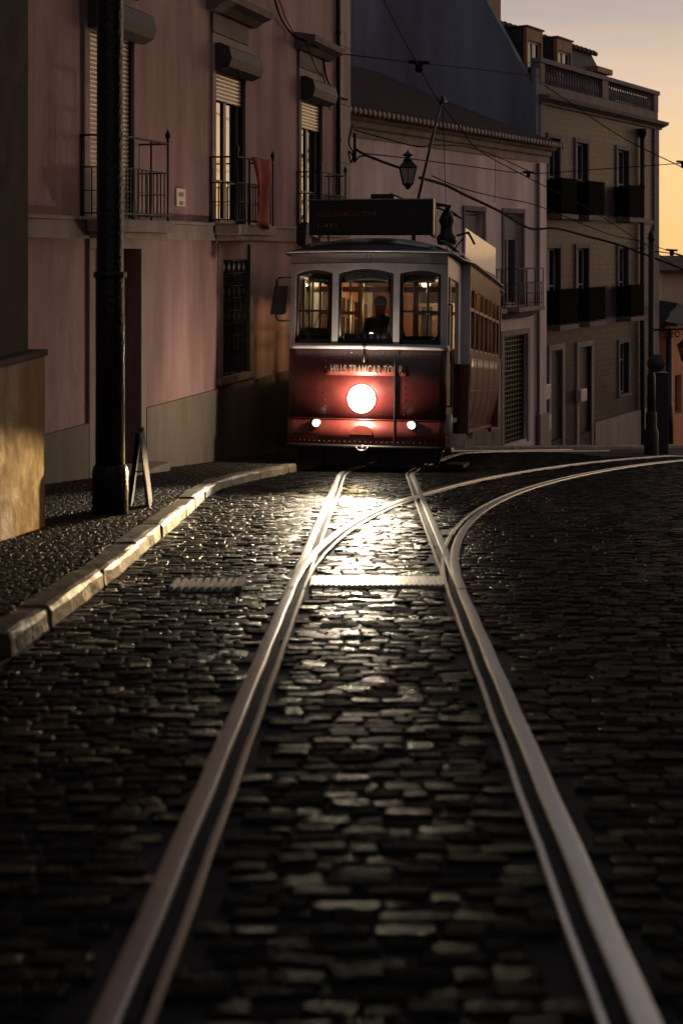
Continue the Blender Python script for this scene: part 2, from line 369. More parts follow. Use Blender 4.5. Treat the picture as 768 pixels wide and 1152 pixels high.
rail(BR, -1, t2, 0.0035); rail(BR, 1, t2, 0.0035)
# rails of the street going on behind the tram
RP = np.array(railpts)

# cross channel at the points
def strip_box(x0, x1, y0, y1, z0, z1, bev=0.004):
    b = MB(); n = 6
    for i in range(n): pass
    b.box(x0, x1, y0, y1, 0, 1, 0)
    vs = [(v[0], v[1], gp(v[0], v[1]) + (z1 if v[2] > .5 else z0)) for v in b.v]; b.v = vs; return b
ya = plan(420, 660)[1]; yb = plan(420, 650)[1]
cc = empty('points_channel', (0.2, ya, gp(0.2, ya)), label='bright ribbed steel cover strip crossing between the two rails at the switch', cat='drain cover')
b = strip_box(-0.18, 0.60, ya, yb, -0.03, 0.009); b.v = [(v[0]-.2, v[1]-ya, v[2]-gp(.2, ya)) for v in b.v]; b.build('cover_plate', M['grate'], cc)
b = MB()
for i in range(26):
    x = -0.17 + i * 0.0297
    q = strip_box(x, x + 0.015, ya + .006, yb - .006, 0.008, 0.014); b.add([(v[0]-.2, v[1]-ya, v[2]-gp(.2, ya)) for v in q.v], q.f)
b.build('rib', M['grate'], cc)
# point box at the ends
ga = plan(190, 666); gb = plan(272, 655)
gc = empty('drain_grate', (ga[0], ga[1], gp(*ga)), label='small ribbed iron drain grate lying in the cobbles left of the rails', cat='drain grate')
b = strip_box(ga[0], gb[0], ga[1], ga[1] + .36, -0.03, 0.002); b.v = [(v[0]-ga[0], v[1]-ga[1], v[2]-gp(*ga)) for v in b.v]; b.build('grate_tray', M['groove'], gc)
b = MB(); nb = 9
for i in range(nb):
    x = ga[0] + .012 + (gb[0]-ga[0]-.03) * i / (nb-1)
    q = strip_box(x - .01, x + .012, ga[1], ga[1] + .36, 0.0, 0.030); b.add([(v[0]-ga[0], v[1]-ga[1], v[2]-gp(*ga)) for v in q.v], q.f)
b.build('grate_bar', M['grate'], gc)
b = strip_box(gb[0]-.012, gb[0]+.03, ga[1], ga[1]+.36, 0, .034); b.v = [(v[0]-ga[0], v[1]-ga[1], v[2]-gp(*ga)) for v in b.v]; b.build('grate_frame', M['steel'], gc)

def stones(name, m, cells, zfun, sx, sy, crown, bev, tilt, zvar, tone=(0.55, 1.45)):
    """cells: array (n,2) of centres; one mesh of individually tilted stones"""
    n = len(cells); cx = cells[:, 0]; cy = cells[:, 1]
    hx = sx / 2 * rng.uniform(0.93, 1.02, n); hy = sy / 2 * rng.uniform(0.84, 1.06, n)
    ang = rng.normal(0, 0.075, n); tx = rng.normal(0, tilt, n); ty = rng.normal(0, tilt, n); dz = rng.normal(0, zvar, n)
    base = []
    oct_ = [(-1,-.8),(-.84,-1),(.84,-1),(1,-.8),(1,.8),(.84,1),(-.84,1),(-1,.8)]
    for (k, h) in ((1.02, -0.045), (1.0, -bev*1.1), (0.96, -bev*.2), (0.90, 0.0), (0.45, 0.0003)):
        for (a, c) in oct_: base.append((a * k, c * k, h))
    base = np.array(base); nv = len(base)
    jit = rng.uniform(0.93, 1.04, (n, 8)); jit = np.tile(jit, (1, 5))
    bx = base[None, :, 0] * hx[:, None] * jit; by = base[None, :, 1] * hy[:, None] * jit
    ca, sa = np.cos(ang)[:, None], np.sin(ang)[:, None]
    X = cx[:, None] + bx * ca - by * sa; Y = cy[:, None] + bx * sa + by * ca
    top = base[None, :, 2] + np.zeros((n, 1)) + tx[:, None] * bx + ty[:, None] * by + dz[:, None]
    cr = crown * (1 - (base[None, :, 0]**2 + base[None, :, 1]**2) / 1.4)
    Z = zfun(X, Y) + top + cr
    V = np.stack([X, Y, Z], 2).reshape(-1, 3)
    fs = []
    for r in range(4):
        for k in range(8):
            k2 = (k+1) % 8; fs.append((r*8+k, r*8+k2, (r+1)*8+k2, (r+1)*8+k))
    fq = np.array(fs); cap = np.arange(32, 40)
    nq = len(fs)
    me = bpy.data.meshes.new(name)
    me.vertices.add(n * nv); me.vertices.foreach_set('co', V.ravel())
    loops_q = (fq.ravel()[None, :] + (np.arange(n) * nv)[:, None]); loops_c = cap[None, :] + (np.arange(n) * nv)[:, None]
    loops = np.concatenate([loops_q, loops_c], 1).ravel()
    tot = np.tile(np.array([4]*nq + [8]), n); st = np.concatenate([[0], np.cumsum(tot)[:-1]])
    me.loops.add(len(loops)); me.loops.foreach_set('vertex_index', loops.astype(np.int32))
    me.polygons.add(len(tot)); me.polygons.foreach_set('loop_start', st.astype(np.int32)); me.polygons.foreach_set('loop_total', tot.astype(np.int32))
    me.polygons.foreach_set('use_smooth', np.ones(len(tot), bool)); me.update(calc_edges=True); me.validate()
    ca_ = me.color_attributes.new('tone', 'FLOAT_COLOR', 'POINT')
    tn = np.repeat(rng.uniform(tone[0], tone[1], n), nv); ca_.data.foreach_set('color', np.stack([tn, tn, tn, np.ones_like(tn)], 1).ravel())
    me.materials.append(m)
    o = bpy.data.objects.new(name, me); col.objects.link(o); return o

# road setts, laid in rows across the street
cells = []
sx, sy = 0.108, 0.074
y = 1.6
while y < 30:
    xl = float(kerb_x(y)) + 0.005; xr = 0.24 * y + 2.0
    x = xl + random.uniform(0, .03)
    while x < xr:
        w = sx * random.choice([0.7, .85, 1, 1.1, 1.3, 1.5]); cells.append((x + w/2, y + random.gauss(0, .009) + 0.07 * math.sin(x * .9 + y * .35) + .03*math.sin(x*2.3 - y*.8), w)); x += w
    y += sy
cells = np.array(cells)
d = np.full(len(cells), 9.0)
for k in range(0, len(cells), 3000):
    c = cells[k:k+3000, None, :2] - RP[None, :, :]
    d[k:k+3000] = np.sqrt((c**2).sum(2)).min(1)
dd = []
# true distance to rail polyline (points are 0.2-0.25 m apart)
segA = []; segB = []
for i in range(len(RP)-1):
    if np.hypot(*(RP[i+1]-RP[i])) < .5: segA.append(RP[i]); segB.append(RP[i+1])
segA = np.array(segA); segB = np.array(segB)
near = np.where(d < .35)[0]
for k in range(0, len(near), 2000):
    ix = near[k:k+2000]; P_ = cells[ix, None, :2]; A = segA[None]; B = segB[None]; AB = B - A
    tt = np.clip(((P_-A)*AB).sum(2) / (AB**2).sum(2), 0, 1); q = A + AB * tt[..., None]; d[ix] = np.sqrt(((P_-q)**2).sum(2)).min(1)
keep = d > 0.088
inch = (cells[:, 1] > ya - .05) & (cells[:, 1] < yb + .05) & (cells[:, 0] > -.2) & (cells[:, 0] < .62)
ing = (cells[:, 1] > ga[1] - .05) & (cells[:, 1] < ga[1] + .41) & (cells[:, 0] > ga[0] - .05) & (cells[:, 0] < gb[0] + .06)
cells = cells[keep & ~inch & ~ing]
wv = cells[:, 2] - .010
rd = stones('road', M['sett'], cells[:, :2], g, wv + .006, sy - .001, 0.0008, 0.006, 0.016, 0.0022)
tag(rd, kind='structure')
bed = ground_sheet('road_bed', np.arange(-1.5, 16, 0.5), np.arange(0.5, 48, 0.5), -0.009, M['dirt']); tag(bed, kind='structure')

# pavement + kerb
def pz(x, y): return g(x, y) + 0.096
pv = []
y = 3.0
while y < 48:
    k = float(kerb_x(y)); t = (y - 15.3) / 11.75
    xin = -3.4 if y < 15.6 else (-3.33 + t * 3.35 if y < 27 else 0.0 + (y-28.2)*.62)
    xin -= 0.15
    if y < 27:
        x = xin
        while x < k - .20:
            w = .062 * random.uniform(.85, 1.25); pv.append((x + w/2, y + random.gauss(0, .006), w)); x += w
    y += .06
pv = np.array(pv)
pvm = stones('pavement', M['calcada'], pv[:, :2], pz, pv[:, 2] - .006, .052, 0.001, 0.004, 0.02, 0.0012); tag(pvm, kind='structure')
b = MB(); G = []
for y in np.arange(1.0, 58, .5):
    k = float(kerb_x(y)); G.append([(k - 7.5 + 0.6*max(0, 0), y, gp(k-7.5, y) + .082), (k - 3, y, gp(k-3, y) + .082), (k - .17, y, gp(k-.17, y) + .082)])
b.sheet(G, False); tag(b.build('pavement_bed', M['dirt'], normals=False), kind='structure')
# kerb stones
b = MB()
ys = [4.9, 6.05, 6.8, 8.2, 9.6, 10.9, 12.1, 12.75, 13.6]
rr = 13.6
while rr < 56: rr += random.uniform(.9, 1.3); ys.append(rr)
for i in range(len(ys)-1):
    a, c = ys[i] + .008, ys[i+1] - .008; top = .100 + random.uniform(-.006, .006)
    sh = random.uniform(-.012, .012) + (-.07 if i < 1 else 0)
    if 12.6 < a < 13.4: top = .09
    secs = []
    n = max(3, int((c - a) / .22)); prof = [(-.17, -.08), (-.17, top-.01), (-.16, top), (-.035, top+.003), (-.012, top-.006), (0, top-.03), (.004, -.08)]
    for j in range(n+1):
        yy = a + (c-a)*j/n; kx = float(kerb_x(yy)) + sh; tp = 1 if 0 < j < n else 0
        zz = gp(kx, yy)
        secs.append([(kx + p[0] + random.uniform(-.006, .006), yy, zz + p[1] + random.uniform(-.005, .005) - (0 if tp else .004)) for p in prof])
    vs = [p for s_ in secs for p in s_]; m_ = len(prof)
    fs = [(r*m_+k, r*m_+(k+1) % m_, (r+1)*m_+(k+1) % m_, (r+1)*m_+k) for r in range(n) for k in range(m_)] + [tuple(range(m_)), tuple(n*m_+k for k in range(m_))[::-1]]
    b.add(vs, fs)
tag(b.build('kerb', M['kerbst']), kind='structure')

# ------------------------------------------------------------------ building bits
def shutter_mb(x0, x1, z0, z1, y):
    b = MB(); n = max(2, int((z1 - z0) / .055)); h = (z1 - z0) / n
    for i in range(n):
        z = z0 + i * h; b.prism([(y, z + .003), (y - .012, z + .012), (y - .014, z + h*.6), (y, z + h - .003)], x0, x1, 'yz')
    b.box(x0, x1, y + .001, y + .01, z0, z1); return b
def railing(parent_slab, x0, x1, out, z0, h, pitch=0.11, r=0.009, finial=True, solid=False):
    """iron railing on three sides of a balcony: local x along the wall, -y outwards"""
    b = MB(); yo = -out
    if solid:
        b.box(x0, x1, yo, yo + .03, z0 + .04, z0 + h, .005); b.box(x0, x0 + .03, yo + .035, 0, z0 + .04, z0 + h); b.box(x1 - .03, x1, yo + .035, 0, z0 + .04, z0 + h)
        b.box(x0 - .02, x1 + .02, yo - .015, yo + .045, z0 + h + .002, z0 + h + .04)
        for i in range(5):
            zz = z0 + .1 + i * (h - .2) / 4; b.box(x0 + .02, x1 - .02, yo - .012, yo - .002, zz, zz + .03)
        return b.build('railing', M['blackpanel'], parent_slab)
    zt = z0 + h; zm = z0 + h * .62; zb = z0 + .07
    for zz, rr in ((zt, .014), (zm, .010), (zb, .010), (z0 + h * .34, .006)):
        b.tube([(x0, 0, zz), (x0, yo, zz), (x1, yo, zz), (x1, 0, zz)], rr, 6, smooth=False)
    for (px_, py_) in ((x0, yo), (x1, yo), (x0 + (x1-x0)*.33, yo), (x0 + (x1-x0)*.67, yo), (x0, -.02), (x1, -.02)):
        b.tube([(px_, py_, z0), (px_, py_, zt)], .014, 6)
    n = int((x1 - x0) / pitch)
    for i in range(1, n):
        x = x0 + (x1-x0)*i/n; b.tube([(x, yo, z0 + .04), (x, yo, zm)], r, 5)
    n = max(2, int(out / pitch))
    for i in range(1, n):
        for x in (x0, x1): b.tube([(x, yo + out*i/n, z0 + .04), (x, yo + out*i/n, zm)], r, 5)
    if finial:
        for x in (x0, x1): b.lathe([(.012, zt), (.022, zt + .03), (.014, zt + .05), (.034, zt + .085), (.034, zt + .12), (.012, zt + .16), (.003, zt + .19)], (x, yo, 0), 10)
    return b.build('railing', M['iron'], parent_slab)
def sash(parent, name, x0, x1, z0, z1, y, m, leaves=2, bars=(0.62,), pane=M['pane'], fr=.05, light=True):
    b = MB(); t = .05
    b.box(x0, x0 + fr, y, y + t, z0, z1); b.box(x1 - fr, x1, y, y + t, z0, z1); b.box(x0 + fr, x1 - fr, y + .002, y + t, z1 - fr, z1); b.box(x0 + fr, x1 - fr, y + .002, y + t, z0, z0 + fr * 1.4)
    for i in range(1, leaves):
        xc = x0 + (x1-x0)*i/leaves; b.box(xc - fr*.8, xc + fr*.8, y - .004, y + t - .006, z0 + fr*1.4, z1 - fr)
    for k in bars:
        zc = z0 + (z1-z0)*k; b.box(x0 + fr, x1 - fr, y + .006, y + t - .01, zc - .02, zc + .02)
    o = b.build(name, m, parent)
    p = MB(); p.box(x0 + fr*.5, x1 - fr*.5, y + .024, y + .030, z0 + .02, z1 - .02); p.build('pane', pane, o)
    return o
def surround(parent, x0, x1, z0, z1, w=.15, out=.04, m=M['stone'], bottom=False, top=True):
    b = MB(); b.box(x0 - w, x0, -out, .12, z0, z1, .008); b.box(x1, x1 + w, -out, .12, z0, z1, .008)
    if top: b.box(x0 - w, x1 + w, -out - .003, .12, z1 + .002, z1 + w, .008)
    if bottom: b.box(x0 - w - .02, x1 + w + .02, -out - .03, .12, z0 - w*.7, z0 - .002, .01)
    return b.build('surround', m, parent)
def backing(parent, x0, x1, z0, z1, d=.7):
    b = MB(); b.box(x0, x1, d, d + .05, z0, z1); return b.build('curtain', M['curtain'], parent)

# ------------------------------------------------------------------ pink building
PK = Fac(36, .13 * (840 - 36), 840)
pk = PK.thing('pink_building', 'faded pink plastered building on the left with three iron balconies and rolled shutters', 'building')
sp_ = PK.s(350) - PK.s(258)
c2 = PK.s(257.5); c1 = PK.s(124); c3 = PK.s(349)
half = .62
top = 2.95; flo = 0.34
dhalf = .62
holes = [(c - half, c + half, flo, top) for c in (c1, c2, c3)]
dl, dr = PK.s(104), PK.s(156)
gl, gr_ = PK.s(248.5), PK.s(279)
zgt, zgb = PK.z(264, 292), PK.z(264, 421)
s_end = PK.s(378); s_pil = PK.s(391)
zdoor0 = PK.gz((dl+dr)/2, .3) + .13
holes += [(dl, dr, zdoor0, .1), (gl, gr_, zgb, zgt)]
x_start = -5.0
finish_wall(wall_mb(x_start, s_end, -5, 13, holes), 'wall', M['pink'], pk)
# rest of the volume
b = MB(); b.box(x_start, s_pil, .9, 9, -5, 12.9); b.build('inner_wall', M['room'], pk)
b = MB(); b.box(x_start, s_end, -.045, -.002, -5, -2.05, .01)
# dado cut by door
b = MB()
b.box(x_start, dl - .17, -.04, .0, -5, -2.03, .008); b.box(dr + .17, gl - .17, -.04, .0, -5, -2.03, .008); b.box(gl - .17, gr_ + .17, -.04, 0, -5, zgb - .15, .008); b.box(gr_ + .17, s_end, -.04, .0, -5, -2.03, .008)
b.v = [(v[0], v[1] - .002, v[2]) for v in b.v]
b.build('dado', M['dado'], pk)
# corner pilaster
b = MB()
z = -5
while z < 12.5:
    b.box(s_end + .002, s_pil, -.06, .3, z + .004, z + 1.1, .008); z += 1.104
b.build('corner_pilaster', M['stone'], pk)
b = MB(); b.tube([(s_end - .09, -.07, -3.9), (s_end - .09, -.07, 12.5)], .045, 10)
for z in (-2, 0, 2, 4, 6): b.lathe([(.056, z), (.056, z + .06)], (s_end - .09, -.07, 0), 12)
b.build('downpipe', M['iron'], pk)
# belt course
b = MB(); b.box(x_start, s_end, -.07, -.001, .12, .33, .01); b.box(x_start, s_end, -.10, -.001, .332, .375, .01); b.build('belt_course', M['stone'], pk)
for i, c in enumerate((c1, c2, c3)):
    x0, x1 = c - half, c + half
    ow = half + .22; out = .42
    sl = MB(); sl.box(c - ow, c + ow, -out - .05, -.102, .20, .345, .015); sl.box(c - ow + .05, c + ow - .05, -out, -.102, .12, .198, .015)
    slab = sl.build('balcony', M['stone'], pk)
    railing(slab, c - ow + .05, c + ow - .05, out, .345, .97)
    surround(pk, x0, x1, .38, top + .02, w=.14)
    # plain frieze and hood over the opening
    hd = MB(); hd.box(x0 - .14, x1 + .14, -.045, 0, top + .17, top + .45, .008)
    hd.prism([(0, top + .455), (-.12, top + .455), (-.22, top + .53), (-.36, top + .58), (-.38, top + .68), (-.05, top + .74), (0, top + .74)], x0 - .3, x1 + .3, 'yz')
    hd.build('lintel_hood', M['greystone'], pk)
    rv = MB(); rv.box(x1 - .012, x1 - .002, .005, .30, .35, top - .01); rv.box(x0 + .002, x0 + .012, .005, .30, .35, top - .01); rv.build('reveal', M['darkwood'], pk)
    door = sash(pk, 'balcony_door', x0 + .03, x1 - .03, .35, top - .02, .07, M['sashbrown'], 2, (.25, .72), fr=.07)
    zs = {0: .36, 1: PK.z(258, 116), 2: PK.z(350, 146)}[i]
    shutter_mb(x0 + .02, x1 - .02, zs, 2.62, .035).build('roller_shutter', M['shutter'], door)
    sb = MB(); sb.prism([(.05, 2.60), (-.12, 2.56), (-.26, 2.62), (-.30, 2.75), (-.26, 2.9), (-.12, 2.97), (.05, 2.96)], x0 - .06, x1 + .10, 'yz'); sb.build('shutter_box', M['shutbox'], door)
# lower door behind the mast
surround(pk, dl, dr, zdoor0 - .3, .0, w=.15, top=True)
dd_ = MB(); dd_.box(dl + .01, dr - .01, .2, .26, zdoor0 + .01, .09)
for k in range(2):
    a = dl + .08 + k * (dr - dl) / 2
    for (q0, q1) in ((.2, 1.0), (1.15, 2.3)): dd_.box(a, a + (dr-dl)/2 - .16, .18, .199, zdoor0 + q0, min(zdoor0 + q1, -.05), .01)
do = dd_.build('door', M['darkwood'], pk)
h_ = MB(); h_.lathe([(.01, 0), (.01, -.04), (.028, -.05), (.02, -.075)], ((dl+dr)/2 + .06, .18, zdoor0 + 1.05), 10, 'y'); h_.build('door_knob', M['alu'], do)
st_ = MB(); st_.box(dl - .2, dr + .2, -.35, .2, zdoor0 - .3, zdoor0 - .002, .01); st_.build('door_step', M['stone'], pk)
# lower window with ornamental grille
surround(pk, gl, gr_, zgb, .07, w=.15, bottom=True, top=False)
w_ = sash(pk, 'window', gl + .01, gr_ - .01, zgb + .01, zgt - .01, .22, M['darkwood'], 2, (.5,))
b = MB()
for i in range(6):
    x = gl + .05 + (gr_-gl-.1)*i/5; b.tube([(x, .03, zgb), (x, .03, zgt)], .010, 6)
nrow = 9
for j in range(nrow + 1):
    z = zgb + .02 + (zgt - zgb - .04) * j / nrow; b.tube([(gl, .025, z), (gr_, .025, z)], .008, 6)
    if j < nrow:
        hh = (zgt - zgb - .04) / nrow
        for i in range(5):
            x = gl + .05 + (gr_-gl-.1)*(i+.5)/5
            pts = [(x + .07*math.cos(a), .02, z + hh*.5 + hh*.36*math.sin(a)) for a in [2*PI*k/10 for k in range(11)]]
            b.tube(pts, .006, 5, cap=False)
            if j % 2 == 0: b.add([(x, .012, z+hh*.2), (x+.05, .012, z+hh*.5), (x, .012, z+hh*.8), (x-.05, .012, z+hh*.5), (x, .02, z+hh*.5)], [(0,1,2,3), (0,4,1), (1,4,2), (2,4,3), (3,4,0)])
b.build('grille', M['iron'], w_)
# number tile
xa, xb = PK.s(197), PK.s(207)
pl = MB(); pl.box(xa, xb, -.025, -.001, PK.z(201, 232), PK.z(201, 212), .004); po = pl.build('meter_plate', M['plate'], pk)
q = MB(); zc = PK.z(201, 218); w2 = (xb-xa)
q.box(xa + w2*.25, xb - w2*.25, -.029, -.0255, zc - .04, zc + .02); q.box(xa + w2*.3, xb - w2*.3, -.029, -.0255, zc - .15, zc - .10); q.build('plate_print', M['platemark'], po)
# cables clipped to the pink wall
def cable(name, pts, r, label, m=M['wire'], group=None):
    P = [Vector(p) for p in pts]; out = []
    for i in range(len(P)-1):
        p0 = P[max(i-1, 0)]; p1 = P[i]; p2 = P[i+1]; p3 = P[min(i+2, len(P)-1)]
        for k in range(6):
            t = k / 6; out.append(.5 * ((2*p1) + (-p0+p2)*t + (2*p0-5*p1+4*p2-p3)*t*t + (-p0+3*p1-3*p2+p3)*t**3))
    out.append(P[-1]); base = P[0]
    b = MB(); b.tube([p - base for p in out], r, 6); o = b.build(name, m); o.location = base
    return tag(o, label, 'cable' if 'cable' in name else 'overhead wire', group)
def onpk(px, py, off=.08):
    t = PK.s(px, off); w = PK.w(t, -off, PK.z(px, py, off)); return w
cable('wall_cable', [onpk(306, -12), onpk(315, 18), onpk(328, 38), onpk(340, 45, .42), onpk(352, 47, .42), onpk(362, 62), onpk(368, 90), onpk(380, 108), onpk(391, 112)], .018, 'loose black cable drooping across the pink wall between the two shuttered windows')
cable('wall_cable', [onpk(310, -12), onpk(322, 22), onpk(334, 42), onpk(343, 47, .46), onpk(356, 78), onpk(364, 88), onpk(371, 124)], .010, 'thin slack cable hanging beside the third shutter hood of the pink wall')
# red cloth on balcony 2
ca, cb2 = PK.s(279, .42), PK.s(299, .42)
b = MB(); G = []
for i in range(14):
    v = i / 13; row = []
    for j in range(9):
        u = j / 8; k = .62 + .38*abs(math.cos(v*2.6)) ; sft = .10*math.sin(v*3)
        row.append((ca + (cb2-ca)*(.5 + (u-.5)*k) + sft, -.45 - .035*math.sin(u*9 + v*2) - .012*math.sin(v*7) - .03*v - .03, 1.34 - 1.02*v + .03*math.sin(u*5)*v))
    G.append(row)
b.sheet(G, True, (0, .008, 0))
cl = b.build('cloth', M['cloth']); cl.location = (PK.X0, PK.Y0, 0); cl.rotation_euler = (0, 0, PK.ang)
tag(cl, 'rust red cloth hung over the railing of the middle balcony', 'cloth')

# ------------------------------------------------------------------ near building at the far left (ochre plinth)
NB = empty('corner_building', (-2.27, 10.7, 0), (0, 0, PI/2 - .085), 'near dark brown building at the left edge with a stained ochre base lit by an added beam', 'building')
# local x runs away from the camera towards the corner at 0, local y is into the building
zb = gp(-2.3, 10) 
b = MB(); b.box(-12, -.01, .08, 5, -4, 9, .01); b.build('wall', M['brown_wall'], NB)
ztp = (HY - 393) * 10.7 / F
b = MB(); b.box(-1.04, .02, -.04, .3, -4, ztp - .05, .012); b.box(-12, -1.06, -.02, .3, -4, ztp - .05, .012); b.build('plinth', M['yellow_wall'], NB)
b = MB(); b.box(-12, .035, -.06, .3, ztp - .048, ztp, .01); b.build('plinth_cap', M['brown_wall'], NB)
b = MB(); b.tube([(-1.32, -.1, zb + .1), (-1.32, -.1, ztp - .1)], .035, 8); b.build('downpipe', M['iron'], NB)

# ------------------------------------------------------------------ peach building
PE = Fac(393, 56, 1300)
pe = PE.thing('peach_building', 'low pale peach building behind the tram with a dark tiled hip roof', 'building')
pe_end = PE.s(604); pe_pil = PE.s(612.5)
A0, A1 = PE.s(522), PE.s(543); B0, B1 = PE.s(566), PE.s(587)
ft, ff = PE.z(577, 240), PE.z(577, 344)
C0, C1 = PE.s(565.5), PE.s(592); ct = PE.z(578, 377); cb_ = PE.gz((C0+C1)/2, .2) + .16
D0 = C0 - (B0 - A0); D1 = C1 - (B0 - A0)
ez = 2.62
finish_wall(wall_mb(-1.5, pe_end, -7, ez, [(A0, A1, ff, ft), (B0, B1, ff, ft), (C0, C1, cb_, ct), (D0, D1, PE.gz((D0+D1)/2, .2) + .16, ct)]), 'wall', M['peach'], pe)
b = MB(); b.box(-1.5, pe_pil, .8, 7.5, -7, ez - .02); b.build('inner_wall', M['room'], pe)
b = MB(); b.box(pe_end + .002, pe_pil, -.05, .3, -7, ez - .02, .01); b.build('pilaster', M['peach'], pe)
b = MB(); b.box(pe_end - .06, pe_pil + .04, -.11, -.052, -7, PE.z(604, 466), .01); b.build('pilaster_base', M['stone'], pe)
b = MB(); b.box(-1.5, C0 - .2, -.04, -.002, -7, PE.z(552, 468), .01); b.build('dado', M['dado'], pe)
b = MB(); b.prism([(0, ez - .36), (-.05, ez - .36), (-.06, ez - .2), (-.14, ez - .16), (-.16, ez - .06), (-.28, ez - .02), (-.30, ez + .06), (0, ez + .06)], -1.5, pe_pil + .1, 'yz'); b.build('cornice', M['stone'], pe)
b = MB(); b.tube([(pe_end - .12, -.07, -6), (pe_end - .12, -.07, ez - .4)], .05, 8); b.build('downpipe', M['greystone'], pe)
# roof: rows of tiles on the front slope
ex0, ex1 = -1.8, pe_pil + .15; ridge_in = 3.4; rz = 4.5
def roofz(s_, t):  # 0 eave .. 1 ridge
    return ez + .08 + (rz - ez - .08) * (t ** 1.12)
rs_end = PE.s(425, -ridge_in)
G = []; nr = 14
b = MB()
for j in range(nr + 1):
    t = j / nr; yy = -.45 + (ridge_in + .45) * t; xe = ex1 + (rs_end - ex1) * t; row = []
    nc = 60
    for i in range(nc + 1):
        u = i / nc; x = ex0 + (xe - ex0) * u; row.append((x, yy, roofz(x, t)))
    G.append(row)
b.sheet(G, False, (0, 0, -.05))
rf = b.build('roof', M['roof_tile'], pe)
# barrel tiles standing on the slope
b = MB(); x = ex0 + .1
while x < ex1 - .05:
    tmax = 1.0 if x < rs_end else (ex1 - x) / (ex1 - rs_end)
    n = max(1, int(tmax * 11)); pts = []
    for j in range(n + 1):
        t = tmax * j / n; pts.append((x, -.5 + (ridge_in + .5) * t, roofz(x, t) + .01 + (.012 if j % 2 else 0)))
    b.tube(pts, .075, 6, smooth=True); x += .2
b.build('roof_tiles', M['roof_tile'], rf)
b = MB(); x = ex0 + .1
while x < ex1 - .05:
    b.lathe([(.07, -.53), (.07, -.505)], (x, 0, ez + .085), 10, 'y'); x += .2
b.build('eave_tiles', M['stone'], rf)
b = MB(); b.add([(rs_end, ridge_in, rz), (ex1, -.45, ez + .08), (ex1, 7, ez + .08)], [(0, 1, 2)]); b.add([(ex0, ridge_in, rz), (rs_end, ridge_in, rz), (ex1, 7, ez+.08), (ex0, 7, ez+.08)], [(0,1,2,3)]); b.build('rear_roof', M['roof_tile'], rf)
for (x0, x1) in ((A0, A1), (B0, B1)):
    surround(pe, x0, x1, ff, ft, w=.12, m=M['greystone'])
    sl = MB(); sl.box(x0 - .2, x1 + .3, -.5, -.045, ff - .12, ff - .01, .015); sl.prism([(-.045, ff - .32), (-.2, ff - .28), (-.45, ff - .13), (-.045, ff - .13)], x0 - .05, x1 + .15, 'yz')
    slab = sl.build('balcony', M['stone'], pe)
    railing(slab, x0 - .16, x1 + .26, .46, ff - .01, .95, pitch=.12, r=.011, finial=False)
    w_ = sash(pe, 'balcony_door', x0 + .02, x1 - .02, ff + .01, ft - .02, .16, M['sash'], 2, (.73,), fr=.05)
    bl = MB(); bl.box(x0 + .1, x1 - .1, .150, .158, ft - .62, ft - .1); bl.build('blind', M['curtain'], w_)
for (x0, x1) in ((C0, C1), (D0, D1)):
    zb_ = PE.gz((x0+x1)/2, .2) + .1
    surround(pe, x0, x1, zb_, ct, w=.14, m=M['stone'])
    dr_ = MB(); dr_.box(x0, x1, .12, .16, zb_, ct); do = dr_.build('garage_door', M['darkwood'], pe)
    gg = MB(); n = 9; nn = 22
    for i in range(n + 1): xx = x0 + (x1-x0-.04)*i/n; gg.box(xx, xx + .035, .085, .118, zb_, ct)
    for i in range(nn + 1): zz = zb_ + (ct - zb_ - .04)*i/nn; gg.box(x0, x1, .075, .084, zz, zz + .035)
    gg.build('door_lattice', M['iron'], do)

# ------------------------------------------------------------------ tiled corner building
TB = Fac(606, 41.3, 1350)
tb = TB.thing('tiled_building', 'tall glazed tile building on the right with a balustraded roof terrace and dark solid balconies', 'building')
te = TB.s(739)
wallz = 3.95
def rng_(a, b_): return TB.s(a), TB.s(b_)
upper = [(616.5, 628.5, 157, 207), (647.5, 660, 160, 210), (693.5, 706, 169, 216)]
mid = [(614.5, 629, 279, 330), (648, 661, 279, 329), (695, 705.5, 280, 326)]
wins = []
for row, zt0 in ((upper, None), (mid, None)):
    zt = sum(TB.z((a+b_)/2, t) for a, b_, t, _ in row) / 3; zf = sum(TB.z((a+b_)/2, q + 32) for a, b_, _, q in row) / 3
    for a, b_, _, _ in row: wins.append((TB.s(a), TB.s(b_), zf, zt))
drs = []
for (a, b_, t, q) in ((618.6, 631.4, 394, 495), (650, 664, 390, 487)):
    s0, s1 = TB.s(a), TB.s(b_); drs.append((s0, s1, TB.z((a+b_)/2, q), TB.z((a+b_)/2, t)))
lw = (TB.s(696), TB.s(706), TB.z(700, 443), TB.z(700, 386))
finish_wall(wall_mb(0, te, -9, wallz, [w for w in wins] + drs + [lw]), 'wall', M['tile_wall'], tb)
b = MB(); b.box(.02, te, .7, 8, -9, wallz - .02); b.build('inner_wall', M['room'], tb)
for (x0, x1) in ((0, .28), (te - .42, te)):
    b = MB(); b.box(x0 - .03, x1 + .03, -.05, -.003, -9, wallz, .01); b.build('corner_pilaster', M['greystone'], tb)
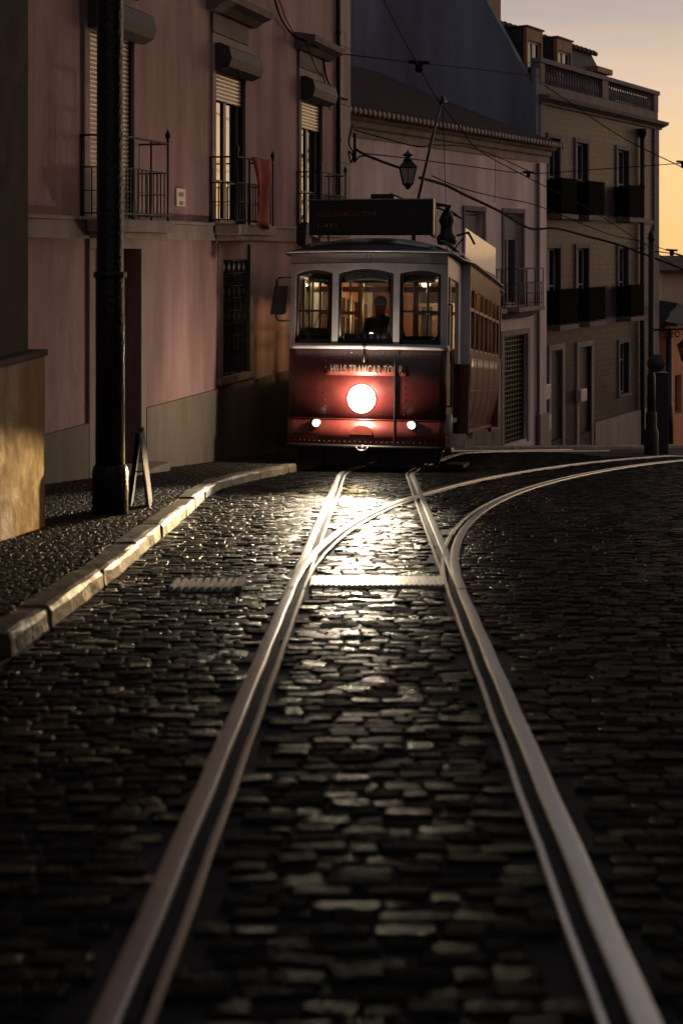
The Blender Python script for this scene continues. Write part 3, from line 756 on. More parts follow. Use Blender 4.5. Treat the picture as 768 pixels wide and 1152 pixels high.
# gable side wall with the slope of the mansard
b = MB(); b.prism([(-.02, -9), (-.02, 4.9), (.1, 4.9), (.1, 4.45), (1.45, 6.85), (2.6, 8.6), (8, 9.2), (8, -9)], -.25, -.004, 'yz'); b.build('gable_wall', M['gable'], tb)
b = MB(); b.prism([(0, wallz), (-.08, wallz), (-.1, wallz + .06), (-.3, wallz + .14), (-.34, wallz + .24), (0, wallz + .26)], -.05, te + .2, 'yz'); b.build('cornice', M['greystone'], tb)
par = MB(); par.box(0, te, -.02, .2, wallz + .262, 4.52, .01); po = par.build('parapet', M['greystone'], tb)
pp = MB()
for a, c in ((0, .3), (TB.s(676), TB.s(682.5)), (te - .45, te - .02)): pp.box(a, c, -.04, .22, 4.522, 5.08, .01)
pp.box(-.02, te + .06, -.07, .25, 5.082, 5.22, .015); pp.build('pier_and_rail', M['greystone'], po)
for a, c in ((.32, TB.s(676) - .03), (TB.s(682.5) + .03, te - .47)):
    n = int((c - a) / .19); bb = MB()
    for i in range(n):
        x = a + (c-a)*(i+.5)/n; bb.lathe([(.05, 4.522), (.05, 4.56), (.03, 4.6), (.065, 4.72), (.055, 4.82), (.028, 4.94), (.045, 5.02), (.05, 5.08)], (x, .09, 0), 8)
    bb.build('baluster_row', M['greystone'], po)
# mansard
mz = 6.3; ms_end = TB.s(668, -1.4)
b = MB(); b.prism([(.45, 4.3), (1.5, mz), (1.5, mz + .1), (7.8, mz + .1), (7.8, 4.3)], 0, ms_end, 'yz'); mans = b.build('mansard_roof', M['slate'], tb)
b = MB(); x = .1
while x < ms_end: b.tube([(x, 1.42, mz + .05), (x + .3, 1.42, mz + .03)], [.09, .07], 8); x += .36
b.build('ridge_tiles', M['roof_tile'], mans)
b = MB(); b.box(ms_end - 1.0, ms_end + .35, .9, 1.7, 5.62, 5.8, .01); b.box(ms_end - .2, ms_end + .02, 1.2, 1.7, 4.3, 5.61, .01); b.build('eave_board', M['dormer'], mans)
b = MB(); b.prism([(.7, 4.3), (.9, 5.0), (1.3, 5.6), (2, 5.7), (3, 4.3)], ms_end + .02, ms_end + .5, 'yz'); b.build('roof_shoulder', M['slate'], mans)
for (a, c, yt, yb_) in ((592, 610, 33, 72), (626, 643, 45, 80)):
    o_ = -.55; s0, s1 = TB.s(a, o_), TB.s(c, o_); zt = TB.z((a+c)/2, yt, o_); zb_ = 4.6
    dm = MB(); f_ = .09
    dm.box(s0, s0 + f_, .55, .66, zb_, zt); dm.box(s1 - f_, s1, .55, .66, zb_, zt); dm.box(s0 + f_, s1 - f_, .552, .66, zt - .34, zt - .002)
    d_ = dm.build('dormer', M['dormer'], tb)
    ck = MB(); ck.box(s0 + .01, s1 - .01, .70, 1.7, zb_, zt - .01); ck.box(s0 - .04, s1 + .04, .50, 1.7, zt + .002, zt + .05, .01); ck.build('dormer_cheek', M['slate'], d_)
    sash(d_, 'window', s0 + f_, s1 - f_, zb_, zt - .34, .62, M['sash'], 2, (.5,), fr=.05)
b = MB(); s0, s1 = TB.s(546, -1.7), TB.s(563, -1.7)
b.box(s0, s1, 1.7, 2.6, 6.25, 7.6); dd2 = b.build('dormer', M['dormer'], tb)
for (x0, x1, z0, z1) in wins:
    surround(tb, x0, x1, z0, z1, w=.13, m=M['greystone'])
    sash(tb, 'window', x0 + .01, x1 - .01, z0 + .01, z1 - .01, .14, M['sash'], 2, (.5,), fr=.04)
    sl = MB(); sl.box(x0 - .2, x1 + .26, -.48, -.045, z0 - .14, z0, .015); slab = sl.build('balcony', M['greystone'], tb)
    railing(slab, x0 - .17, x1 + .23, .45, z0, .95, solid=True)
for zc in {round(w[2], 3) for w in wins}:
    b = MB(); b.box(.28, te - .45, -.03, -.003, zc - .16, zc - .02, .006); b.build('belt_course', M['greystone'], tb)
for (x0, x1, z0, z1) in drs:
    surround(tb, x0, x1, z0 - .6, z1, w=.17, m=M['stone'])
    dm = MB(); dm.box(x0, x1, .1, .16, z0, z1)
    for (q0, q1) in ((.15, .9), (1.05, z1 - z0 - .15)): dm.box(x0 + .08, x1 - .08, .085, .099, z0 + q0, z0 + q1, .006)
    do = dm.build('door', M['brownwood'], tb)
    h_ = MB(); h_.tube([(x0 + .1, .05, z0 + 1.0), (x0 + .1, .05, z0 + 1.12)], .012, 6); h_.build('door_handle', M['alu'], do)
surround(tb, *lw, w=.13, m=M['greystone'], bottom=True); sash(tb, 'window', lw[0] + .01, lw[1] - .01, lw[2] + .01, lw[3] - .01, .14, M['sash'], 2, (.66,), fr=.04)
b = MB(); b.box(drs[1][1] + .18, te - .5, -.08, -.003, -9, -5.15, .015); b.build('stone_plinth', M['stone'], tb); b = MB(); b.box(.3, drs[0][0] - .2, -.06, -.003, -9, TB.z(612, 470), .015); b.build('stone_plinth', M['stone'], tb)
b = MB(); xd = TB.s(722, .1); b.tube([(xd, -.1, -9), (xd, -.1, wallz - .1)], .075, 10); b.lathe([(.08, 3.55), (.16, 3.75), (.16, 3.85)], (xd, -.1, 0), 12)
for z in (-4, -2, 0, 2): b.lathe([(.09, z), (.09, z + .07)], (xd, -.1, 0), 12)
b.build('downpipe', M['iron'], tb)
for (pxm, y0, y1, wpx) in ((615.3, 431, 448, 7), (615.7, 465, 482, 7), (656, 436, 450, 7)):
    s0 = TB.s(pxm - wpx/2, .15); s1 = TB.s(pxm + wpx/2, .15); b = MB(); b.box(s0, s1, -.17, -.055 if pxm < 650 else -.003, TB.z(pxm, y1), TB.z(pxm, y0), .03); b.build('meter_box', M['plate'], tb)

# ------------------------------------------------------------------ unseen terraces added to shade the street, near right and up the hill
def terrace(name, X, Y, rot, w, d, z0, z1, m, label):
    h = empty(name, (X, Y, 0), (0, 0, rot), label, 'building'); hs_ = []
    n = int(w / 3.2)
    for i in range(n):
        c = (i + .5) * w / n
        for zf in (-.2, 3.1, 6.4):
            hs_.append((c - .5, c + .5, zf, zf + 2.2))
    finish_wall(wall_mb(0, w, z0, z1, hs_), 'wall', m, h)
    b = MB(); b.box(0, w, .5, d, z0, z1 - .01); b.build('inner_wall', M['room'], h)
    b = MB(); b.prism([(-.4, z1), (-.4, z1 + .12), (d/2, z1 + 1.6), (d + .4, z1 + .12), (d + .4, z1)], -.2, w + .2, 'yz'); b.build('roof', M['roof_tile'], h)
    for q in hs_: surround(h, *q, w=.12, bottom=True); sash(h, 'window', q[0] + .01, q[1] - .01, q[2] + .01, q[3] - .01, .15, M['sash'], 2, (.6,))
    return h
terrace('shade_terrace', 6.4, 18.0, -PI/2 + .03, 30, 8, -4, 14, M['greystone'], 'unseen brown stone terrace added on the near right to shade road and walls')
terrace('shade_terrace', -9, -34, PI, 16, 8, -2, 11, M['greystone'], 'unseen brown stone terrace added up the hill behind the camera to block sky')
bpy.data.objects['shade_terrace.001'].location = (9, -34, 0)

# ------------------------------------------------------------------ far street on the right
def house(name, X, Y, rot, w, d, z0, z1, m, roofm, label, wins_, rh=1.2, doors=()):
    h = empty(name, (X, Y, 0), (0, 0, rot), label, 'house')
    finish_wall(wall_mb(0, w, z0, z1, wins_ + list(doors)), 'wall', m, h)
    b = MB(); b.box(0, w, .36, d, z0, z1 - .01); b.build('inner_wall', m, h)
    b = MB(); b.prism([(-.5, z1), (-.5, z1 + .1), (d/2, z1 + rh), (d + .4, z1 + .1), (d + .4, z1)], -.4, w + .4, 'yz'); r = b.build('roof', roofm, h)
    bx = MB(); bx.box(w*.3, w*.3 + .6, d*.4, d*.4 + .5, z1 + rh*.4, z1 + rh + .5, .02); bx.build('chimney', m, r)
    for (a, c, e, f_) in wins_: sash(h, 'window', a, c, e, f_, .15, M['sashbrown'], 2, (.5,), fr=.06)
    for (a, c, e, f_) in doors:
        bx = MB(); bx.box(a, c, .1, .18, e, f_); bx.build('door', M['brownwood'], h)
    return h
def hz(py, Y): return (HY - py) * Y / F
Yh = 62
hx = (744 - CX) * Yh / F
house('cream_house', hx, Yh, math.radians(12), 9, 7, -16, hz(306, Yh), M['cream_house'], M['roof_tile'], 'far cream house down the side street at the right edge with a clay roof',
      [(.35, .75, hz(455, Yh), hz(395, Yh)), (1.6, 2.4, hz(400, Yh), hz(345, Yh)), (4, 4.8, hz(400, Yh), hz(345, Yh))], rh=.7)
Y2 = 50; hx2 = (749 - CX) * Y2 / F
house('terracotta_house', hx2, Y2, math.radians(60), 8, 5, -14, hz(366, Y2), M['warm_lit_red'], M['roof_tile'], 'small terracotta house low at the right edge with orange glow put into its colour', [(1.0, 1.8, hz(470, Y2), hz(425, Y2)), (4, 4.8, hz(470, Y2), hz(425, Y2))], rh=.5)
Y3 = 95; hx3 = (735 - CX) * Y3 / F
house('distant_house', hx3, Y3, math.radians(-6), 12, 8, -20, hz(302, Y3), M['greystone'], M['roof_tile'], 'distant dark roofed house on the horizon above the cream one', [(2, 3, -5, -3), (5, 6, -5, -3)], rh=.8)

def mast(name, X, Y, r0, r1, ztop, label, m=M['iron'], base=True):
    z0 = gp(X, Y) + .02; e = empty(name, (X, Y, z0), label=label, cat='pole')
    H = ztop - z0; b = MB()
    pts = [(0, 0, 0), (0, 0, H * .35), (0, 0, H*.36), (0, 0, H * .97)]; b.tube(pts, [r0, r0 * .94, r1 * 1.05, r1], 14)
    b.lathe([(r1*1.4, H*.97), (r1*1.5, H*.975), (r1*.9, H*.985), (r1*1.2, H*.99), (.005, H*1.0 + .12)], (0,0,0), 12); b.build('shaft', m, e)
    return e, H
# tall cast pole at corner
pX, pY = W(732, 300, 33).x, 33
e, H = mast('cast_iron_pole', pX, pY, .10, .065, hz(262, 33), 'tall dark cast iron pole beside the downpipe of the tiled building')
b = MB(); b.lathe([(.17, -2), (.17, .5), (.13, .6), (.13, .9), (.10, 1.0)], (0,0,0), 14); b.build('pole_base', M['iron'], e)
b = MB(); b.lathe([(.205, -.20), (.21, -.19), (.205, -.18)], (0.07, 0, hz(408, 33) - e.location.z), 24, 'y'); so = b.build('road_sign', M['sign']); so.location = e.location
tag(so, 'round road sign seen from behind on the tall cast iron pole', 'road sign')
p2X, p2Y = W(752, 300, 44).x, 44
e2, H2 = mast('lamp_post', p2X, p2Y, .13, .09, hz(372, 44), 'thin dark post standing before the cream house on the side street')
# utility cabinet
cX, cY = W(742, 300, 34).x, 34
b = MB(); zc = gp(cX, cY); b.box(-.17, .17, -.15, .15, 0, hz(421, 34) - zc, .02); b.box(-.19, .19, -.17, .17, hz(421, 34) - zc + .002, hz(421, 34) - zc + .05, .01)
for k in (.4, .8, 1.2): b.box(-.13, .13, -.158, -.152, k, k + .3)
o = b.build('utility_cabinet', M['sign']); o.location = (cX, cY, zc); tag(o, 'narrow dark utility cabinet at the foot of the cast iron pole', 'cabinet')
# ornate bracket with lantern reaching in
brk = empty('bracket_lamp', W(740, 371, 33), label='ornate iron bracket lamp at the right edge above the side street', cat='street lamp')
b = MB(); L_ = (772 - 740) * 33 / F
b.tube([(-.1, 0, 0), (L_, 0, .02)], .028, 6)
for k in range(3):
    cxx = .1 + k * .17; rr_ = .09 - .015*k
    b.tube([(cxx + rr_*math.cos(a), 0, -.1 + rr_*math.sin(a)) for a in [2*PI*q/12 for q in range(12)]], .016, 5)
b.build('bracket', M['iron'], brk)
def lantern(parent, c, s, glassm=M['lampglass']):
    """four sided street lantern hanging body; c = bottom centre, s = scale"""
    x, y, z = c
    def ring(w, h): return [(x + a*w*s, y + b_*w*s, z + h*s) for a, b_ in ((-1,-1),(1,-1),(1,1),(-1,1))]
    b = MB(); lo = ring(.11, .04); hi = ring(.19, .42)
    b.add(lo + hi, [(0,1,5,4),(1,2,6,5),(2,3,7,6),(3,0,4,7),(3,2,1,0)]); gl_ = b.build('lantern_glass', glassm, parent)
    b = MB()
    for i in range(4): b.tube([lo[i], hi[i]], .014*s, 6)
    for R_ in (lo, hi):
        for i in range(4): b.tube([R_[i], R_[(i+1) % 4]], .016*s, 6)
    b.lathe([(.08, -.06), (.10, 0), (.14, .03)] and [(.03*s, z-.09*s), (.08*s, z-.02*s), (.13*s, z+.035*s)], (x, y, 0), 4)
    for i in range(4):
        a = Vector(lo[i]).lerp(Vector(lo[(i+1) % 4]), .5); c_ = Vector(hi[i]).lerp(Vector(hi[(i+1) % 4]), .5); b.tube([a, c_], .008*s, 5)
    b.build('lantern_frame', M['iron'], parent)
    b = MB(); T = ring(.22, .425); U = ring(.09, .58)
    b.add(T + U, [(0,1,5,4),(1,2,6,5),(2,3,7,6),(3,0,4,7),(3,2,1,0),(4,5,6,7)])
    b.lathe([(.10*s, z+.58*s), (.12*s, z+.60*s), (.07*s, z+.63*s), (.06*s, z+.68*s), (.13*s, z+.71*s), (.12*s, z+.73*s), (.05*s, z+.77*s), (.01*s, z+.84*s)], (x, y, 0), 12)
    b.build('lantern_cap', M['iron'], parent)
lantern(brk, (L_, 0, -.75), .9, M['warm_lit_red'])
# dark awning under the side street roofs
b = MB(); aw = W(740, 352, 48); b.prism([(-.1, .45), (.55, .35), (.5, .2), (.3, .05), (.28, -.1), (.05, -.35), (-.1, -.4)], -.4, .4, 'xz'); o = b.build('awning', M['slate']); o.location = aw; tag(o, 'dark scalloped awning jutting from behind the tiled building into the side street', 'awning')

# ------------------------------------------------------------------ wall lantern on bracket at pink corner
lw0 = W(398, 168, 26.6)
wl = empty('wall_lantern', lw0, label='old four sided street lantern on an iron bracket above the tram roof', cat='street lamp')
def rel(px, py, Y=26.6): return W(px, py, Y) - lw0
b = MB(); b.tube([rel(399, 150), rel(399, 182)], .03, 8); b.tube([rel(400, 168), rel(410, 174), rel(430, 182), rel(450, 189)], .026, 8)
b.tube([rel(398, 183), rel(404, 176), rel(412, 175)], .018, 6); b.tube([rel(450, 189), rel(458, 189)], .03, 8)
b.build('bracket', M['iron'], wl)
lc = rel(458.5, 209); lantern(wl, (lc.x, lc.y, lc.z), .80)

# foreground mast
mX, mY = -1.925, 11.85; mz0 = gp(mX, mY) + .08
me_ = empty('overhead_line_mast', (mX, mY, mz0), label='thick black iron mast in the left foreground standing on the pavement', cat='mast')
b = MB(); b.tube([(0,0,.42), (0,0,2.0), (0,0,2.02), (0,0,5), (0,0,8.0)], [.122, .120, .112, .108, .098], 24); b.build('shaft', M['mast'], me_)
b = MB(); b.lathe([(.15, 0), (.15, .36), (.142, .40), (.125, .43)], (0,0,0), 24); b.build('mast_base', M['mast'], me_)
b = MB(); b.lathe([(.135, 1.98), (.14, 2.0), (.135, 2.03)], (0,0,0), 24); b.build('collar', M['mast'], me_)
# A-board
ab = plan(160, 565.5, .12); az = gp(*ab) + .10
ae = empty('sandwich_board', (ab[0] - .02, ab[1], az), (0, 0, math.radians(4)), 'narrow dark folding sandwich board seen edge on beside the black mast', 'sandwich board')
for sgn in (-1, 1):
    b = MB(); th = .012
    G0 = [(sgn*.085, -.21, 0), (sgn*.01, -.21, .66), (sgn*.01, .21, .66), (sgn*.085, .21, 0)]
    b.add(G0 + [(v[0] + .014, v[1], v[2]) for v in G0], [(0,1,2,3), (7,6,5,4), (0,4,5,1), (1,5,6,2), (2,6,7,3), (3,7,4,0)]); p_ = b.build('panel', M['aboard'], ae)
    for yy in (-.22, .21):
        b = MB(); b.tube([(sgn*.086, yy, 0), (sgn*.012, yy, .67)], .009, 6); b.build('panel_edge', M['aboard'] if sgn < 0 else M['alu'], p_)
b = MB(); b.tube([(-.06, -.21, .33), (.06, -.21, .33)], .007, 6); b.build('stay_bar', M['alu'], ae)

# ------------------------------------------------------------------ overhead wires
def wline(name, pts, r, label):
    cable(name, [W(*p) for p in pts], r, label)
wline('overhead_wire', [(380, 60, 26.5), (454, 69, 28), (520, 76, 32), (606, 86, 38)], .012, 'thin span wire stretched from the pink wall across the blue gable to the tiled building')
wline('trolley_wire', [(427, -10, 14), (449, 35, 18), (471, 75, 22), (491, 110, 25), (516, 142, 27.5), (540, 170, 30), (594, 200, 34), (680, 246, 38), (775, 310, 46)], .012, 'trolley wire running down from the top of the picture past the trolley pole head')
wline('overhead_wire', [(398, 146, 26.6), (430, 155, 26.8), (470, 165, 27), (489, 163, 27.4), (540, 169, 30), (606, 198, 36)], .012, 'span wire above the old street lantern ending on the peach eaves')
wline('overhead_wire', [(404, 172, 26.6), (449, 177, 27.5), (520, 186, 30), (594, 195, 34), (664, 191, 34), (720, 187, 34), (775, 183, 34)], .012, 'long span wire passing behind the lantern to the right edge over the sky')
wline('feeder_cable', [(472, 200, 26), (500, 208, 28), (522, 219, 29.5), (548, 231, 31), (566, 240, 32.5), (596, 257, 35), (625, 257, 36.5), (660, 266, 38), (700, 277, 38), (768, 303, 40)], .030, 'thick sagging black cable draped in front of the peach and tiled facades')
wline('overhead_wire', [(486, 198, 26), (520, 212, 29), (560, 222, 31), (606, 232, 34), (680, 262, 37), (720, 272, 36), (775, 290, 40)], .012, 'thin cable running just above the thick sagging one past the tiled building')
wline('overhead_wire', [(612, 96, 36), (640, 115, 35), (700, 155, 34), (775, 192, 32)], .012, 'wire slanting from the balustrade down to the right edge across the sky')
wline('overhead_wire', [(734, 282, 33), (746, 284, 34), (760, 286, 36), (775, 292, 38)], .014, 'short wire low over the distant roofs at the right edge')
wline('overhead_wire', [(556, 172, 30), (556.5, 200, 30), (556, 228, 30)], .006, 'short vertical dropper hanging between the wires before the peach wall')
wline('wall_cable', [(396, 140, 26.7), (392, 160, 26.6), (397, 172, 26.6), (395, 183, 26.6), (392, 170, 26.5), (399, 178, 26.6)], .016, 'tangle of cable at the stone corner beside the lantern bracket')
# insulator hub and trolley frog
for (p, s_, lab) in (((471, 73, 22), 1.0, 'black wire insulator hub where two overhead wires cross before the gable'), ((594, 195, 34), .8, 'black wire insulator hub hanging before the peach pilaster'), ((768, 184, 34), 1.0, 'black wire insulator hub at the right edge against the yellow sky'), ((755, 283, 35), .9, 'black wire insulator on the low wire over the distant roofs')):
    q = W(*p); b = MB(); b.tube([(-.16*s_, 0, .05*s_), (.16*s_, 0, .03*s_)], .028*s_, 8); b.lathe([(.03*s_, .04*s_), (.07*s_, .02*s_), (.05*s_, -.05*s_), (.075*s_, -.08*s_), (.02*s_, -.12*s_)], (0,0,0), 10)
    o = b.build('wire_insulator', M['wire']); o.location = q; tag(o, lab, 'insulator', 'wire insulators')

# ------------------------------------------------------------------ tram
tr = empty('tram', (0.285, 19.3, gp(.285, 19.3) + .012), (-.094, 0, -.2013), 'vintage red and cream tram with a blazing headlight facing the camera', 'tram')
HWv = 1.10   # half width vestibule
def yf(x): return .20 * (abs(x) / HWv) ** 2.0
def strip(xs, zlo, zhi, th=.05, off=0.0, zseg=1):
    """curved strip on the bowed front"""
    b = MB(); G = []
    for k in range(zseg + 1):
        G.append([(x, yf(x) + off, zlo(x) + (zhi(x) - zlo(x)) * k / zseg) for x in xs])
    b.sheet(G, True, (0, th, 0)); return b
def lin(a, b_, n=10): return [a + (b_-a)*i/n for i in range(n+1)]
cst = lambda v: (lambda x: v)
sill = 1.68; wtop = 2.70; edge = 3.0
XW = [(-1.02, -.47), (-.385, .385), (.47, 1.02)]
def arch(x):
    for a, c in XW:
        if a <= x <= c:
            m_ = (a+c)/2; hw = (c-a)/2; return wtop + (.065 if hw > .3 else .055) * (1 - ((x-m_)/hw)**2) - (.0)
    return wtop
o = strip(lin(-HWv, HWv, 24), cst(.70), cst(sill - .02), off=0).build('front_panel', M['red'], tr)
front = o
strip(lin(-HWv, HWv, 24), cst(.36), cst(.70), off=-.018, th=.07).build('bumper_panel', M['red2'], tr)
strip(lin(-HWv, HWv, 24), cst(.315), cst(.358), off=-.04, th=.08).build('bumper_bar', M['tramdark'], tr)
sm = MB()
sm.tube([(0.0, yf(0) - .012, .70), (0.0, yf(0) - .012, .71)], .001, 4)
for xx in (.42,): sm.box(xx - .006, xx + .006, yf(xx) - .03, yf(xx) - .005, .37, 1.6)
strip(lin(-HWv, HWv, 24), cst(.695), cst(.71), off=-.024, th=.02).build('belt_moulding', M['red'], front)
sm.build('panel_seam', M['tramdark'], front)
rv = MB()
for k in range(30):
    xx = -1.06 + 2.12 * k / 29
    rv.lathe([(.009, 0), (.007, -.005), (.002, -.007)], (xx, yf(xx) - .020, .40), 6, 'y'); rv.lathe([(.009, 0), (.007, -.005), (.002, -.007)], (xx, yf(xx) - .003, 1.61), 6, 'y')
for sx_ in (-.55, .55):
    for k in range(9): rv.lathe([(.008, 0), (.006, -.005), (.002, -.006)], (sx_, yf(sx_) - .003, .78 + .09*k), 6, 'y')
rv.build('rivets', M['red2'], front)
# white window frame of the front: sill, pillars, arched header
wf = strip(lin(-HWv - .01, HWv + .01, 24), cst(sill - .018), cst(sill + .055), off=-.02, th=.08)
for a, c in ((-HWv - .005, -1.02), (-.47, -.385), (.385, .47), (1.02, HWv + .005)):
    q = strip(lin(a, c, 3), cst(sill + .056), cst(wtop + .001), off=-.012, th=.07); wf.add(q.v, q.f)
q = strip(sorted(set(lin(-HWv - .005, HWv + .005, 40) + [v for w in XW for v in w])), arch, cst(edge - .02), off=-.012, th=.07); wf.add(q.v, q.f)
wfo = wf.build('window_frame', M['cream'], tr)
bd = strip(lin(-HWv-.005, HWv+.005, 24), cst(edge - .16), cst(edge - .15), off=-.02, th=.01); bd.build('header_bead', M['tramdark'], wfo)
for a, c in XW:
    fr = strip(lin(a - .004, a + .045, 2), cst(sill + .05), arch, off=.008, th=.03); q = strip(lin(c - .045, c + .004, 2), cst(sill + .05), arch, off=.008, th=.03); fr.add(q.v, q.f)
    q = strip(lin(a + .04, c - .04, 8), lambda x: arch(x) - .05, arch, off=.012, th=.03); fr.add(q.v, q.f)
    q = strip(lin(a + .04, c - .04, 8), cst(sill + .05), cst(sill + .12), off=.012, th=.03); fr.add(q.v, q.f)
    if c - a < .6: q = strip(lin(a + .04, c - .04, 6), cst(2.17), cst(2.20), off=.012, th=.02); fr.add(q.v, q.f)
    wo = fr.build('windscreen', M['darkwood'], tr)
    strip(lin(a + .02, c - .02, 8), cst(sill + .08), lambda x: arch(x) - .02, off=.026, th=.006).build('pane', M['glass'], wo)
# wiper
b = MB(); b.tube([(0.0, -.03, sill + .01), (0.0, -.035, sill - .2)], .012, 6); b.lathe([(.03, 0), (.03, -.04)], (0, 0, sill + .03), 10, 'y'); b.build('wiper', M['tramdark'], wfo)
# lettering
def onfront(v): return (v.x, v.y + yf(v.x), v.z)
lb = strip(lin(-.56, .60, 12), cst(1.30), cst(1.46), off=-.006, th=.01); lb.build('lettering_board', M['red2'], tr)
text('lettering', 'HILLS TRAMCAR TOUR', .15, M['letter'], tr, (.02, -.010, 1.38), width=1.0, mapf=onfront, bold=.003)
text('fleet_number', '11', .10, M['letter2'], tr, (.04, -.026, 2.93), mapf=onfront)
# headlamp
b = MB(); b.lathe([(.10, .02), (.15, -.0), (.158, -.02), (.16, -.03), (.150, -.034)], (-.03, 0, .985), 28, 'y'); hl = b.build('headlight', M['cream'], tr)
b = MB(); b.lathe([(.05, .02), (.20, .02), (.205, -.004), (.19, -.014), (.15, -.016)], (-.03, 0, .985), 32, 'y'); b.build('halo_plate', M['cream'], hl)  # pale disc added round the lamp to imitate its white halo
b = MB(); b.lathe([(.149, -.03), (.14, -.055), (.10, -.085), (.05, -.10), (.01, -.105)], (-.03, 0, .985), 24, 'y'); b.build('headlight_lens', M['head'], hl)
for xx in (-.665, .66):
    b = MB(); b.lathe([(.05, .04), (.065, .0), (.068, -.03), (.057, -.034)], (xx, yf(xx) - .015, .64), 18, 'y'); ml = b.build('marker_lamp', M['alu'], tr)
    b = MB(); b.lathe([(.056, -.02), (.048, -.045), (.02, -.058), (.005, -.06)], (xx, yf(xx) - .015, .64), 16, 'y'); b.build('lamp_lens', M['head2'], ml)
# half-round red reflector plate and coupler under the headlamp
b = MB(); b.add([(-.02 + .16*math.cos(a), -.022, .50 + (.13*math.sin(a) if a <= PI else 0)) for a in [PI*k/14 for k in range(15)]] + [(-.02 + .15*math.cos(a), -.045, .50 + .12*math.sin(a)) for a in [PI*k/14 for k in range(15)]],
      [tuple(range(15, 30))] + [(i, i+1, i+16, i+15) for i in range(14)] + [(14, 0, 15, 29)]); b.build('coupler_flap', M['red2'], tr)
b = MB(); b.tube([(.08*math.cos(a) , -.08 + .0*a, .335 + .05*math.sin(a)) for a in [PI + PI*k/8 for k in range(9)]], .016, 8); b.tube([(0, -.06, .33), (0, .3, .33)], .03, 8); b.build('coupler', M['alu'], tr)
# vestibule sides (left closed, right closed door)
SL0 = 1.87
def vest_side(sg):
    b = MB(); x = sg * HWv
    y0 = yf(HWv) + .02
    b.box(x - sg*.05, x, y0, y0 + .32, .36, sill - .02); b.box(x - sg*.05, x, SL0 - .1, SL0, .36, sill - .02)
    lo = b.build('side_panel', M['red'], tr)
    b = MB(); b.box(x - sg*.05, x + sg*.005, y0, y0 + .05, sill, edge - .02); b.box(x - sg*.05, x + sg*.004, y0 + .05, SL0, wtop - .02, edge - .02); b.box(x - sg*.05, x + sg*.008, y0 + .05, y0 + .34, sill - .018, sill + .055); b.box(x - sg*.05, x + sg*.003, y0 + .32, y0 + .37, sill + .056, wtop - .022)
    b.box(x - sg*.05, x + sg*.01, SL0 - .42, SL0, 1.50, wtop - .022)
    b.build('side_frame', M['cream'], tr)
    p = MB(); p.box(x - sg*.03, x - sg*.025, y0 + .05, y0 + .32, sill + .06, wtop - .03); p.build('side_pane', M['glass'], tr)
    d = MB(); d.box(x - sg*.11, x - sg*.07, y0 + .37, y0 + .78, .42, 1.5); d.box(x - sg*.12, x - sg*.08, y0 + .79, SL0 - .1, .42, 1.5)
    d.box(x - sg*.11, x - sg*.08, y0 + .37, y0 + .44, 1.5, wtop - .05); d.box(x - sg*.11, x - sg*.08, y0 + .72, y0 + .80, 1.5, wtop - .05)
    do = d.build('door', M['tramdark'], tr)
    p = MB(); p.box(x - sg*.10, x - sg*.095, y0 + .44, y0 + .72, 1.5, wtop - .05); p.build('pane', M['glass'], do)
vest_side(1); vest_side(-1)
# white grab edge and steps, on both sides
for sg in (1, -1):
    b = MB(); b.box(sg*1.06, sg*1.30, .66, 1.30, .34, .40, .01); b.box(sg*1.04, sg*1.30, .60, 1.34, .05, .10, .01); b.build('step', M['under'], tr)
    if sg < 0: continue
    b = MB(); b.box(sg*1.06, sg*1.335, .625, .655, .33, .52, .008); b.build('step_edge', M['white_line'], tr)
    b = MB(); b.tube([(sg*1.14, .30, .50), (sg*1.14, .30, .80)], .035, 8); b.build('handrail', M['white_line'], tr)
    b = MB(); b.tube([(sg*1.15, .34, .9), (sg*1.15, .34, 2.3)], .014, 8); b.tube([(sg*1.1, .34, .9), (sg*1.15, .34, .9)], .012, 6); b.tube([(sg*1.1, .34, 2.3), (sg*1.15, .34, 2.3)], .012, 6); b.build('grab_rail', M['tramdark'], tr)
